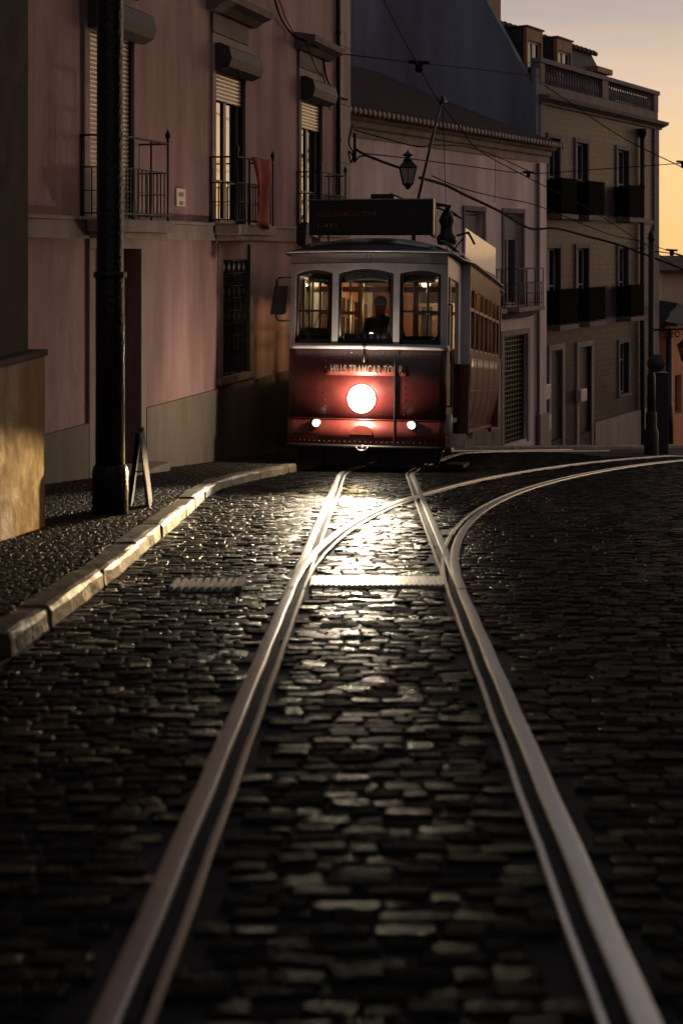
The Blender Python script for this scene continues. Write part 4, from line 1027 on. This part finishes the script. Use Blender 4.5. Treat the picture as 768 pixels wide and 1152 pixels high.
# saloon
HS = 1.235; SE = 6.6; L8 = 8.4
def side(sg):
    prof = [(1.235, 1.60), (1.235, 1.45), (1.232, 1.28), (1.222, 1.1), (1.20, .93), (1.165, .76), (1.11, .58), (1.09, .46)]
    b = MB(); b.sheet([[(sg*p[0], y_, p[1]) for y_ in lin(SL0, SE, 10)] for p in prof], True, (-sg*.04, 0, 0)); lo = b.build('lower_side', M['tramside'], tr)
    b = MB()
    for y_ in lin(SL0 + .01, SE - .02, 5): b.sheet([[(sg*(p[0] + .006), y_, p[1]), (sg*(p[0]+.006), y_ + .03, p[1])] for p in prof], False, (-sg*.01, 0, 0))
    b.sheet([[(sg*1.242, y_, 1.115) for y_ in (SL0, SE)], [(sg*1.238, y_, 1.085) for y_ in (SL0, SE)]], False, (-sg*.02, 0, 0))
    b.sheet([[(sg*1.114, y_, .50) for y_ in (SL0, SE)], [(sg*1.112, y_, .455) for y_ in (SL0, SE)]], False, (-sg*.03, 0, 0))
    b.build('side_moulding', M['fascia'], lo)
    b = MB(); b.box(sg*(HS-.05), sg*HS, SL0, SE, 1.602, 1.70, .004); b.box(sg*(HS-.05), sg*(HS + .004), SL0, SE, 2.62, edge - .01, .004); fb = b.build('fascia', M['fascia'], tr)
    nW = 7; pit = (SE - SL0) / nW
    for i in range(nW + 1):
        b = MB(); yc = SL0 + pit * i; b.box(sg*(HS-.05), sg*(HS - .002), max(SL0, yc - .045), min(SE, yc + .045), 1.702, 2.618); b.build('window_post', M['fascia'], tr)
    for i in range(nW):
        a = SL0 + pit*i + .045; c = SL0 + pit*(i+1) - .045; w_ = MB()
        w_.box(sg*(HS-.045), sg*(HS-.012), a, a + .03, 1.70, 2.62); w_.box(sg*(HS-.045), sg*(HS-.012), c - .03, c, 1.70, 2.62); w_.box(sg*(HS-.043), sg*(HS-.006), a + .03, c - .03, 2.30, 2.345); w_.box(sg*(HS-.043), sg*(HS-.012), a + .03, c - .03, 1.70, 1.74)
        wo = w_.build('side_window', M['wood'], tr); p = MB(); p.box(sg*(HS-.032), sg*(HS-.027), a + .02, c - .02, 1.72, 2.61); p.build('pane', M['glass'], wo)
side(1); side(-1)
# bulkheads facing forward: dark glazed partition with white outer stile
def bulk(yb0):
    for sg in (1, -1):
        b = MB(); b.box(sg*1.10, sg*HS, yb0 - .03, yb0 + .03, 1.50, edge - .02); b.build('bulkhead_stile', M['cream'], tr)
    b = MB()
    for sg in (1, -1):
        b.box(sg*1.10, sg*(HS - .01), yb0 - .028, yb0 + .028, .45, 1.498); b.box(sg*.42, sg*1.10, yb0 - .02, yb0 + .02, .70, 1.72); b.box(sg*.38, sg*.46, yb0 - .025, yb0 + .025, .70, 2.75); b.box(sg*1.02, sg*1.09, yb0 - .025, yb0 + .025, 1.72, 2.75)
        b.box(sg*.46, sg*1.02, yb0 - .022, yb0 + .022, 2.22, 2.27)
    b.box(-1.1, 1.1, yb0 - .03, yb0 + .03, 2.56, 2.64); b.box(-1.1, 1.1, yb0 - .02, yb0 + .02, 2.75, 3.0)
    b.build('bulkhead', M['wood'], tr)
bulk(SL0); bulk(SE)
# floor, ceiling, interior
b = MB(); b.box(-1.08, 1.08, .25, L8 - .25, .66, .72); b.box(-1.06, 1.06, SL0, SE, .46, .655); b.build('floor', M['darkwood'], tr)
b = MB(); b.box(-1.08, 1.08, .22, L8 - .22, 2.97, 2.99); b.build('ceiling', M['ceil'], tr)
for k in range(5):
    for sg in (-1, 1):
        y0 = SL0 + .5 + k*.85; b = MB(); b.box(sg*.42, sg*1.12, y0, y0 + .42, 1.08, 1.14, .02); b.box(sg*.42, sg*1.12, y0 + .40, y0 + .46, 1.14, 1.62, .02); b.box(sg*.5, sg*1.05, y0 + .1, y0 + .3, .72, 1.08); b.build('bench', M['seat'], tr)
# interior lamps (lit)
for (xx, yy) in ((-.42, 1.0), (-.5, 2.7), (.5, 2.7), (-.5, 4.3), (.5, 4.3), (0, 5.8)):
    b = MB(); b.lathe([(.085, 2.97), (.085, 2.95), (.06, 2.91), (.02, 2.89)], (xx, yy, 0), 14); b.build('ceiling_lamp', M['lamp_in'], tr)
# cream panels, posters, poles and signs seen through the glass
b = MB(); b.box(.47, 1.0, SL0 - .035, SL0 - .022, 2.40, 2.56); s1 = b.build('notice_board', M['paper'], tr)
text('notice_print', '8:00 - 18:00', .05, M['letter2'], s1, (.73, SL0 - .037, 2.50), depth=.001)
b = MB(); b.box(-.30, .02, SL0 + .5, SL0 + .52, 1.85, 2.26); s1 = b.build('poster', M['advert_y'], tr); b = MB(); b.box(-.26, -.02, SL0 + .49, SL0 + .499, 2.12, 2.20); b.build('poster_band', M['advert_r'], s1)
b = MB(); b.box(-1.0, .28, SE - .06, SE - .035, 1.2, 2.9); b.build('end_panel', M['wood'], tr)
b = MB(); b.box(.285, 1.0, SE - .06, SE - .035, 1.2, 2.9); b.build('end_panel', M['ceil'], tr)
b = MB(); b.box(.50, .66, SL0 + .02, SL0 + .04, 1.74, 2.35); b.box(-1.0, -.82, SL0 + .03, SL0 + .04, 1.8, 2.0); b.build('curtain', M['paper'], tr)
b = MB(); b.box(-.72, -.55, .50, .51, 1.74, 1.96); b.build('paper_notice', M['paper'], tr)
for (xx, yy) in ((.72, 1.0), (.9, 3.5), (-.9, 3.5), (.9, 5.2), (-.35, 1.6)):
    b = MB(); b.tube([(xx, yy, .72), (xx, yy, 2.96)], .022, 8); b.build('grab_pole', M['alu'], tr)
b = MB(); b.lathe([(.15, .72), (.15, 1.62), (.13, 1.66), (.05, 1.68)], (-.22, .42, 0), 16); co = b.build('controller', M['tramdark'], tr)
b = MB(); b.lathe([(.02, 1.68), (.02, 1.74)], (-.22, .42, 0), 10); b.tube([(-.22, .42, 1.74), (-.08, .36, 1.76)], .014, 8); b.build('controller_handle', M['iron'], co)
b = MB(); b.tube([(.5, .5, .72), (.5, .5, 1.75)], .03, 10); b.tube([(.5 + .16*math.cos(a), .5 + .16*math.sin(a), 1.76) for a in [2*PI*k/16 for k in range(17)]], .014, 6); b.tube([(.34, .5, 1.76), (.66, .5, 1.76)], .01, 6); b.build('hand_brake_wheel', M['alu'], tr)
b = MB(); b.box(-.9, .9, .40, .44, 2.60, 2.78, .01); b.build('sun_blind', M['tramdark'], tr)
# rear end
b = MB(); b.box(-HWv, HWv, L8 - .25, L8 - .2, .36, 1.70); b.box(-HWv, HWv, L8 - .25, L8 - .2, 2.72, 3.0)
for xx in (-1.08, -.43, .43, 1.08): b.box(xx - .04, xx + .04, L8 - .25, L8 - .2, 1.70, 2.72)
for sg in (-1, 1): b.box(sg*1.05, sg*1.1, SE, L8 - .25, .36, 1.6); b.box(sg*1.05, sg*1.1, SE, L8 - .25, 2.7, 3.0)
b.build('rear_end', M['red'], tr)
# roof: bowed hood and arched saloon roof
def hwid(y_):
    if y_ < SL0: f_ = (y_ + .16) / (SL0 + .16); return 1.16 * min(1, (1 - (1 - f_)**2.6))**.5 if False else 1.17 + .11 * max(0, min(1, (y_-1.2)/.6))
    return 1.28
def roof_part(name, m, z_off, hw_s, y_start, y_end, rise, front_r=.35, shrink=0.0, zbase=None, nx=18, ny=44):
    G = []
    for i in range(ny + 1):
        v = i / ny; y_ = y_start + (y_end - y_start) * v
        d0 = min(y_ - y_start, y_end - y_y if False else y_end - y_)
        fz = min(1, max(0, d0 / .9)) ** .5
        row = []
        for j in range(nx + 1):
            u = -1 + 2 * j / nx; hw = (hwid(min(y_, L8 - y_)) - shrink) * hw_s
            # bow the ends in plan
            bow = .20 * u * u if v == 0 else 0
            kk = max(0, 1 - d0 / 1.1)
            yy = y_ + (.21 * u * u * kk if y_ < L8/2 else -.21 * u * u * kk)
            zz = (zbase if zbase else edge) + rise * (max(0, 1 - abs(u) ** 2.4)) ** .8 * (.10 + .90 * fz) + z_off
            row.append((hw * u, yy, zz))
        G.append(row)
    b = MB(); b.sheet(G, True, (0, 0, -.03)); return b.build(name, m, tr)
ro = roof_part('roof', M['roofgrey'], 0, 1, -.16, L8 + .16, .27)
# light gutter lip round the roof edge
pts = [(x, -.16 + .21 * (x/1.17)**2 - .004, edge - .005) for x in lin(-1.17, 1.17, 20)] + [(1.19, .6, edge - .005), (1.2, 1.2, edge - .005), (1.29, 1.85, edge - .005), (1.29, SE, edge - .005)]
b = MB(); b.tube(pts, .014, 6); b.tube([(-p[0], p[1], p[2]) for p in pts if p[1] > .3], .014, 6); b.build('gutter', M['cream'], ro)
# pale bull-nose at the right hand roof corner, sky reflection put into its colour
b = MB(); G = []
for i in range(9):
    u = i / 8; row = []
    for j in range(9):
        v = j / 8; x = .98 + .26*v; y_ = .25 + 1.7*u; row.append((x, y_, edge + .035 + .15 * (1 - v**1.7) + .0*u))
    G.append(row)
b.sheet(G, True, (0, 0, -.01)); b.build('roof_corner', M['roofsheen'], ro)
b = MB(); b.box(-.84, .89, .10, .16, 3.24, 3.72, .012); b.box(-.84, -.80, .16, .5, 3.24, 3.70); b.box(.85, .89, .16, .5, 3.24, 3.70); bo = b.build('destination_board', M['tramdark'], tr)
b = MB(); b.box(-.86, .91, .085, .175, 3.722, 3.745, .005); b.box(.892, .915, .09, .17, 3.24, 3.72, .004); b.build('board_rim', M['alu'], bo)
text('board_lettering', 'HILLS TRAMCAR TOUR', .10, M['letter2'], bo, (-.30, .094, 3.53), width=.84, depth=.002, bold=.001)
text('route_lettering', '1 - 4 0 1', .085, M['letter3'], bo, (-.58, .094, 3.37), width=.26, depth=.002)
# roof gear
b = MB()
for xx in (-.15, .12): b.box(xx - .02, xx + .02, .5, 2.2, 3.74, 3.78)
b.box(-.12, .22, .9, 1.4, 3.56, 3.92, .01); b.box(-.16, .26, .85, 1.45, 3.50, 3.56, .01)
for xx in (-.10, 0, .10, .2): b.box(xx - .01, xx + .01, .89, .898, 3.6, 3.88)
for (a, c) in ((-.3, .0), (-.55, -.3)):
    pts = [(a + (c-a)*k/8, 1.0, 3.74 + .06*math.sin(PI*k/8)) for k in range(9)]; b.tube(pts, .012, 6)
b.tube([(-.75, 1.0, 3.80), (.25, 1.0, 3.82)], .012, 6); b.tube([(-.75, 1.0, 3.2), (-.75, 1.0, 3.82)], .012, 6)
b.tube([(.0, 1.6, 3.8), (.5, 1.4, 3.81), (.9, 1.3, 3.79), (1.15, 1.3, 3.60)], .016, 6); b.tube([(.35, 1.3, 3.80), (.80, 1.5, 3.78), (1.14, 1.4, 3.62)], .016, 6)
b.build('resistor_box', M['tramdark'], tr)
b = MB(); b.tube([(.16, .95, 3.93), (.62, 1.0, 3.74)], .016, 6); b.build('roof_strut', M['alu'], tr)
b = MB(); b.lathe([(.13, 3.18), (.15, 3.28), (.10, 3.34), (.09, 3.45), (.12, 3.52), (.08, 3.62), (.03, 3.70)], (1.0, .85, 0), 14); b.tube([(.92, .8, 3.5), (1.05, .75, 3.72), (.86, .7, 3.74)], .03, 8); b.tube([(1.15, .8, 3.3), (1.3, .9, 3.36), (1.38, 1.0, 3.2)], .018, 6); b.build('trolley_base', M['tramdark'], tr)
b = MB(); 
inv = tr.matrix_basis.inverted() if False else None
b.tube([(.10, 3.6, 3.3), (.11, 3.6, 3.9), (.30, 4.4, 5.45), (.39, 4.75, 6.02)], [.035, .03, .022, .018], 8); tp = b.build('trolley_pole', M['iron'], tr)
b = MB(); b.tube([(.37, 4.7, 6.0), (.43, 4.85, 6.06)], .04, 8); b.lathe([(.05, -.02), (.035, 0), (.05, .02)], (.40, 4.78, 6.09), 12, 'x'); b.build('trolley_head', M['iron'], tp)
b = MB(); b.tube([(.39, 4.8, 6.0), (.43, 5.0, 4.6), (.45, 5.2, 3.3)], .006, 5); b.build('trolley_rope', M['wire'], tp)
# long white board on the roof edge, bright side outwards
b = MB(); b.box(1.17, 1.20, 2.05, 5.3, 3.07, 3.55, .008)
Rt = Matrix.Translation((1.18, 3.6, 0)) @ Matrix.Rotation(math.radians(-2.6), 4, 'Z') @ Matrix.Translation((-1.18, -3.6, 0)); b.v = [tuple(Rt @ Vector(v)) for v in b.v]; wb = b.build('roof_board', M['board'], tr)
b = MB()
for y_ in (2.2, 3.6, 5.1): b.tube([(1.16, y_, 3.5), (.9, y_, 3.2)], .012, 6)
b.build('board_stay', M['tramdark'], wb)
# mirror on the left
b = MB(); zm0, zm1 = 2.13, 2.53
b.prism([(-1.32, zm1), (-1.13, zm1), (-1.155, zm0 + .03), (-1.19, zm0), (-1.375, zm0)], .12, .19, 'xz'); mr_ = b.build('wing_mirror', M['tramdark'], tr)
b = MB(); b.tube([(-1.30, .17, zm1 - .05), (-1.30, .17, zm1 + .08), (-1.27, .17, zm1 + .115), (-1.08, .2, zm1 + .12)], .014, 8); b.tube([(-1.30, .17, zm0 + .05), (-1.30, .17, zm0 - .04), (-1.26, .17, zm0 - .085), (-1.08, .2, zm0 - .09)], .014, 8); b.build('mirror_arm', M['tramdark'], mr_)
# pennant and small white plate at the left of the board
b = MB(); b.tube([(-1.06, .35, 3.0), (-.98, .3, 3.55)], .008, 6); fl = b.build('flag_pole', M['tramdark'], tr)
b = MB(); G = []
for i in range(7):
    u = i/6; G.append([(-1.07 + .20*u, .33 + .03*math.sin(u*5), 3.40 - .30*u*v + .06*math.sin(3*u) - .25*v) for v in lin(0, 1, 5)])
b.sheet(G, True, (0, .004, 0)); b.build('pennant', M['sign'], fl)
b = MB(); b.prism([(-.93, 3.12), (-.92, 3.40), (-.87, 3.48), (-.84, 3.42), (-.86, 3.14)], .3, .33, 'xz'); b.build('side_plate', M['board'], tr)
# running gear
b = MB(); b.box(-1.0, 1.0, .35, .6, .16, .36, .02); b.prism([(-1.12, .34), (1.06, .34), (1.0, .12), (-1.15, .10)], .30, .36, 'xz')
for xx in lin(-.95, .95, 12): b.box(xx - .012, xx + .012, .24, .28, .08, .32)
b.box(-.98, .98, .235, .285, .06, .10, .01); b.box(-.75, .75, 1.6, 6.8, .22, .46, .03); b.build('fender', M['under'], tr)
b = MB()
for sg in (-1, 1):
    b.box(sg*.62, sg*.72, 1.2, 7.0, .25, .45, .01)
    for yy in (2.2, 5.6): b.box(sg*.58, sg*.74, yy - .18, yy + .18, .16, .48, .02); b.lathe([(.09, 0), (.10, .1)], (sg*.62, yy - .25, .22), 10, 'z')
b.build('truck_frame', M['under'], tr)
for yy in (2.2, 5.6):
    ax = MB(); ax.tube([(-.6, yy, .36), (.6, yy, .36)], .05, 10); a_ = ax.build('axle', M['under'], tr)
    for sg in (-1, 1):
        wh = MB(); wh.lathe([(.10, sg*.40), (.33, sg*.40), (.385, sg*.425), (.385, sg*.445), (.36, sg*.455), (.36, sg*.53), (.30, sg*.535), (.28, sg*.50), (.1, sg*.50)], (0, yy, .36), 28, 'x'); wh.build('wheel', M['alu'], a_)
b = MB(); b.box(.70, .75, .62, .66, .02, .30); b.box(.53, .56, .5, .53, .2, .32); b.build('underframe_bar', M['alu'], tr)  # two upright metal bars under the tram front

# tram lamps, plus an added wall beam and halo light
def lamp(name, typ, loc, parent, energy, color, **kw):
    d_ = bpy.data.lights.new(name, typ); d_.energy = energy; d_.color = color
    for k, v in kw.items(): setattr(d_, k, v)
    o = bpy.data.objects.new(name, d_); col.objects.link(o); o.parent = parent; o.location = loc; return o
hs = lamp('headlight_beam', 'SPOT', (-.03, -.20, .985), tr, 4600, (1.0, .82, .58), spot_size=math.radians(12.0), spot_blend=.85, shadow_soft_size=.09)
hs.rotation_euler = (math.radians(90 - 8.8), 0, PI); hs.scale = (3.6, 1, 1)
ms = lamp('wall_kerb_fill', 'SPOT', (.66, -.02, .64), tr, 3400, (1.0, .62, .22), spot_size=math.radians(16), spot_blend=.35, shadow_soft_size=.04)  # added beam lighting the left wall and kerb; their true source is unseen
ms.rotation_euler = (math.radians(90 - 6.2), 0, PI - math.radians(5.5))
lamp('headlight_halo_fill', 'POINT', (-.03, -.24, .985), tr, 100, (1.0, .86, .66), shadow_soft_size=.05)  # point light added before the panel to imitate the headlamp halo
for (xx, yy, e_) in ((-.42, 1.0, 2.0), (-.3, 2.9, 25), (.5, 2.8, 40), (0, 4.8, 40)):
    lamp('ceiling_light', 'POINT', (xx, yy, 2.84), tr, e_, (1.0, .70, .36), shadow_soft_size=.06)

# ------------------------------------------------------------------ driver
def person(loc, rot, label):
    V_ = [(0,0,.90),(0,0,1.08),(0,0,1.28),(0,.01,1.40),(0,.015,1.43),(0,.02,1.50),
          (.17,0,1.36),(.22,-.05,1.12),(.20,-.26,1.06),(.17,-.34,1.08), (-.17,0,1.36),(-.22,-.05,1.12),(-.18,-.28,1.05),(-.13,-.36,1.07),
          (.09,0,.86),(.10,-.01,.48),(.10,.02,.09),(.11,-.12,.03), (-.09,0,.86),(-.10,-.01,.48),(-.10,.02,.09),(-.11,-.12,.03)]
    E_ = [(0,1),(1,2),(2,3),(3,4),(4,5),(3,6),(6,7),(7,8),(8,9),(3,10),(10,11),(11,12),(12,13),(0,14),(14,15),(15,16),(16,17),(0,18),(18,19),(19,20),(20,21)]
    R_ = [.16,.16,.185,.125,.07,.06,.095,.05,.04,.035,.075,.05,.04,.035,.10,.065,.045,.04,.10,.065,.045,.04]
    me = bpy.data.meshes.new('person'); me.from_pydata(V_, E_, []); o = bpy.data.objects.new('person', me); col.objects.link(o)
    md = o.modifiers.new('s', 'SKIN'); me.skin_vertices[0].data[0].use_root = True
    for i, r in enumerate(R_): me.skin_vertices[0].data[i].radius = (r, r * .85)
    o.modifiers.new('u', 'SUBSURF').levels = 2
    dg = bpy.context.evaluated_depsgraph_get(); m2 = bpy.data.meshes.new_from_object(o.evaluated_get(dg)); o.modifiers.clear(); o.data = m2; m2.materials.clear(); m2.materials.append(M['jacket'])
    for p in m2.polygons: p.use_smooth = True
    HD = -.075
    o.location = loc; o.rotation_euler = rot; tag(o, label, 'person')
    b = MB(); b.lathe([(.01, 1.50), (.05, 1.51), (.075, 1.56), (.085, 1.63), (.082, 1.70), (.06, 1.75), (.02, 1.77)], (0, .01, HD), 16)
    b.lathe([(.012, -.0), (.014, .02), (.004, .04)], (0, -.085, 1.60 + HD), 8); b.build('face', M['skin'], o)
    b = MB(); b.lathe([(.088, 1.66), (.094, 1.70), (.09, 1.745), (.06, 1.785), (.01, 1.80)], (0, .018, HD), 16); b.build('hair', M['hair'], o)
    # hands with fingers closing on the controls
    for sg, (hx_, hy_, hz_) in ((1, (.17, -.36, 1.08)), (-1, (-.13, -.38, 1.07))):
        b = MB(); b.tube([(hx_, hy_ + .02, hz_), (hx_ - sg*.005, hy_ - .06, hz_)], [.032, .036], 8)
        for k in range(4):
            fx = hx_ - .027 + k * .018; ln = (.055, .065, .062, .05)[k]; b.tube([(fx, hy_ - .06, hz_ + .01), (fx, hy_ - .06 - ln*.6, hz_ + .005), (fx, hy_ - .06 - ln*.75, hz_ - .025), (fx, hy_ - .06 - ln*.4, hz_ - .045)], [.010, .009, .0085, .007], 6)
        b.tube([(hx_ - sg*.03, hy_ - .01, hz_), (hx_ - sg*.05, hy_ - .05, hz_ - .015), (hx_ - sg*.04, hy_ - .08, hz_ - .035)], [.012, .010, .008], 6)
        b.build('hand', M['skin'], o)
    return o
tm = Matrix.Translation(tr.location) @ tr.rotation_euler.to_matrix().to_4x4()
pl_ = tm @ Vector((.07, .85, .72))
person(pl_, (-.05, 0, -.2), 'tram driver in a dark uniform standing behind the middle windscreen')

# ------------------------------------------------------------------ sky, sun, camera
w = bpy.data.worlds.new('World'); sc.world = w; w.use_nodes = True
nt = w.node_tree; N = nt.nodes; L = nt.links; bg = N['Background']
sky = N.new('ShaderNodeTexSky'); sky.sky_type = 'NISHITA'; sky.sun_disc = False
AZ = math.radians(40); EL = math.radians(1.5)
sky.sun_elevation = EL; sky.sun_rotation = AZ; sky.altitude = 50; sky.air_density = 1.4; sky.dust_density = 2.5; sky.ozone_density = 1.5
tc = N.new('ShaderNodeTexCoord'); sp = N.new('ShaderNodeSeparateXYZ'); L.new(tc.outputs['Generated'], sp.inputs[0])
# thin high cloud over the afterglow
nz = N.new('ShaderNodeTexNoise'); nz.inputs['Scale'].default_value = 3.0; nz.inputs['Detail'].default_value = 5
mpn = N.new('ShaderNodeMapping'); mpn.inputs['Scale'].default_value = (1, 1, 7); L.new(tc.outputs['Generated'], mpn.inputs[0]); L.new(mpn.outputs[0], nz.inputs['Vector'])
ma = N.new('ShaderNodeMath'); ma.operation = 'MULTIPLY_ADD'; ma.inputs[1].default_value = 0.10; L.new(nz.outputs['Fac'], ma.inputs[0]); 
m0 = N.new('ShaderNodeMath'); m0.operation = 'SUBTRACT'; L.new(sp.outputs['Z'], m0.inputs[0]); m0.inputs[1].default_value = 0.05; L.new(m0.outputs[0], ma.inputs[2])
def ramp(stops):
    c = N.new('ShaderNodeValToRGB'); e = c.color_ramp.elements
    e[0].position = stops[0][0]; e[0].color = (*stops[0][1], 1); e[1].position = stops[-1][0]; e[1].color = (*stops[-1][1], 1)
    for p, k in stops[1:-1]: q = e.new(p); q.color = (*k, 1)
    L.new(ma.outputs[0], c.inputs[0]); return c
glow = ramp([(0.0, (1.05, .62, .24)), (.045, (.98, .66, .31)), (.10, (.78, .58, .42)), (.17, (.46, .39, .37)), (.35, (.26, .235, .26)), (.7, (.14, .14, .17)), (1.0, (.10, .105, .13))])
cool = ramp([(0.0, (.34, .27, .29)), (.10, (.33, .27, .30)), (.35, (.21, .19, .23)), (1.0, (.10, .105, .13))])
dt = N.new('ShaderNodeVectorMath'); dt.operation = 'DOT_PRODUCT'; L.new(tc.outputs['Generated'], dt.inputs[0]); dt.inputs[1].default_value = (math.sin(AZ), math.cos(AZ), 0)
mr = N.new('ShaderNodeMapRange'); mr.interpolation_type = 'SMOOTHSTEP'; mr.inputs['From Min'].default_value = -.2; mr.inputs['From Max'].default_value = .85; L.new(dt.outputs['Value'], mr.inputs['Value'])
mx = N.new('ShaderNodeMixRGB'); L.new(mr.outputs[0], mx.inputs[0]); L.new(cool.outputs[0], mx.inputs[1]); L.new(glow.outputs[0], mx.inputs[2])
sc2 = N.new('ShaderNodeMixRGB'); sc2.blend_type = 'MULTIPLY'; sc2.inputs[0].default_value = 1; sc2.inputs[2].default_value = (.02, .02, .02, 1); L.new(sky.outputs[0], sc2.inputs[1])
ad = N.new('ShaderNodeMixRGB'); ad.blend_type = 'ADD'; ad.inputs[0].default_value = 1; L.new(mx.outputs[0], ad.inputs[1]); L.new(sc2.outputs[0], ad.inputs[2])
# the afterglow is hottest right above the hidden sun
dh = N.new('ShaderNodeVectorMath'); dh.operation = 'DOT_PRODUCT'; L.new(tc.outputs['Generated'], dh.inputs[0]); dh.inputs[1].default_value = (math.sin(AZ) * .999, math.cos(AZ) * .999, .035)
pw = N.new('ShaderNodeMath'); pw.operation = 'POWER'; L.new(dh.outputs['Value'], pw.inputs[0]); pw.inputs[1].default_value = 60
pc = N.new('ShaderNodeMath'); pc.operation = 'MAXIMUM'; L.new(pw.outputs[0], pc.inputs[0]); pc.inputs[1].default_value = 0
hc = N.new('ShaderNodeMixRGB'); hc.inputs[1].default_value = (0, 0, 0, 1); hc.inputs[2].default_value = (2.2, 1.5, .9, 1); L.new(pc.outputs[0], hc.inputs[0])
a2 = N.new('ShaderNodeMixRGB'); a2.blend_type = 'ADD'; a2.inputs[0].default_value = 1; L.new(ad.outputs[0], a2.inputs[1]); L.new(hc.outputs[0], a2.inputs[2])
L.new(a2.outputs[0], bg.inputs['Color']); bg.inputs['Strength'].default_value = 1.0
sd = bpy.data.lights.new('sun', 'SUN'); sd.energy = .03; sd.angle = math.radians(3); sd.color = (1, .62, .32)
so = bpy.data.objects.new('sun', sd); col.objects.link(so)
dirv = Vector((math.sin(AZ) * math.cos(EL), math.cos(AZ) * math.cos(EL), math.sin(EL)))
so.rotation_euler = dirv.to_track_quat('Z', 'Y').to_euler(); so.location = dirv * 50

cam = bpy.data.cameras.new('camera'); co = bpy.data.objects.new('camera', cam); col.objects.link(co); sc.camera = co
cam.sensor_fit = 'VERTICAL'; cam.sensor_height = 36; cam.sensor_width = 24; cam.lens = 36 * F / 1152
cam.shift_y = -(576 - HY) / 1152; co.rotation_euler = (PI/2, 0, 0); cam.clip_end = 2000; cam.clip_start = .05
cam.dof.use_dof = True; cam.dof.focus_distance = 19.0; cam.dof.aperture_fstop = 2.8

sc.view_settings.view_transform = 'Standard'; sc.view_settings.look = 'None'; sc.view_settings.gamma = 1; sc.view_settings.exposure = 0
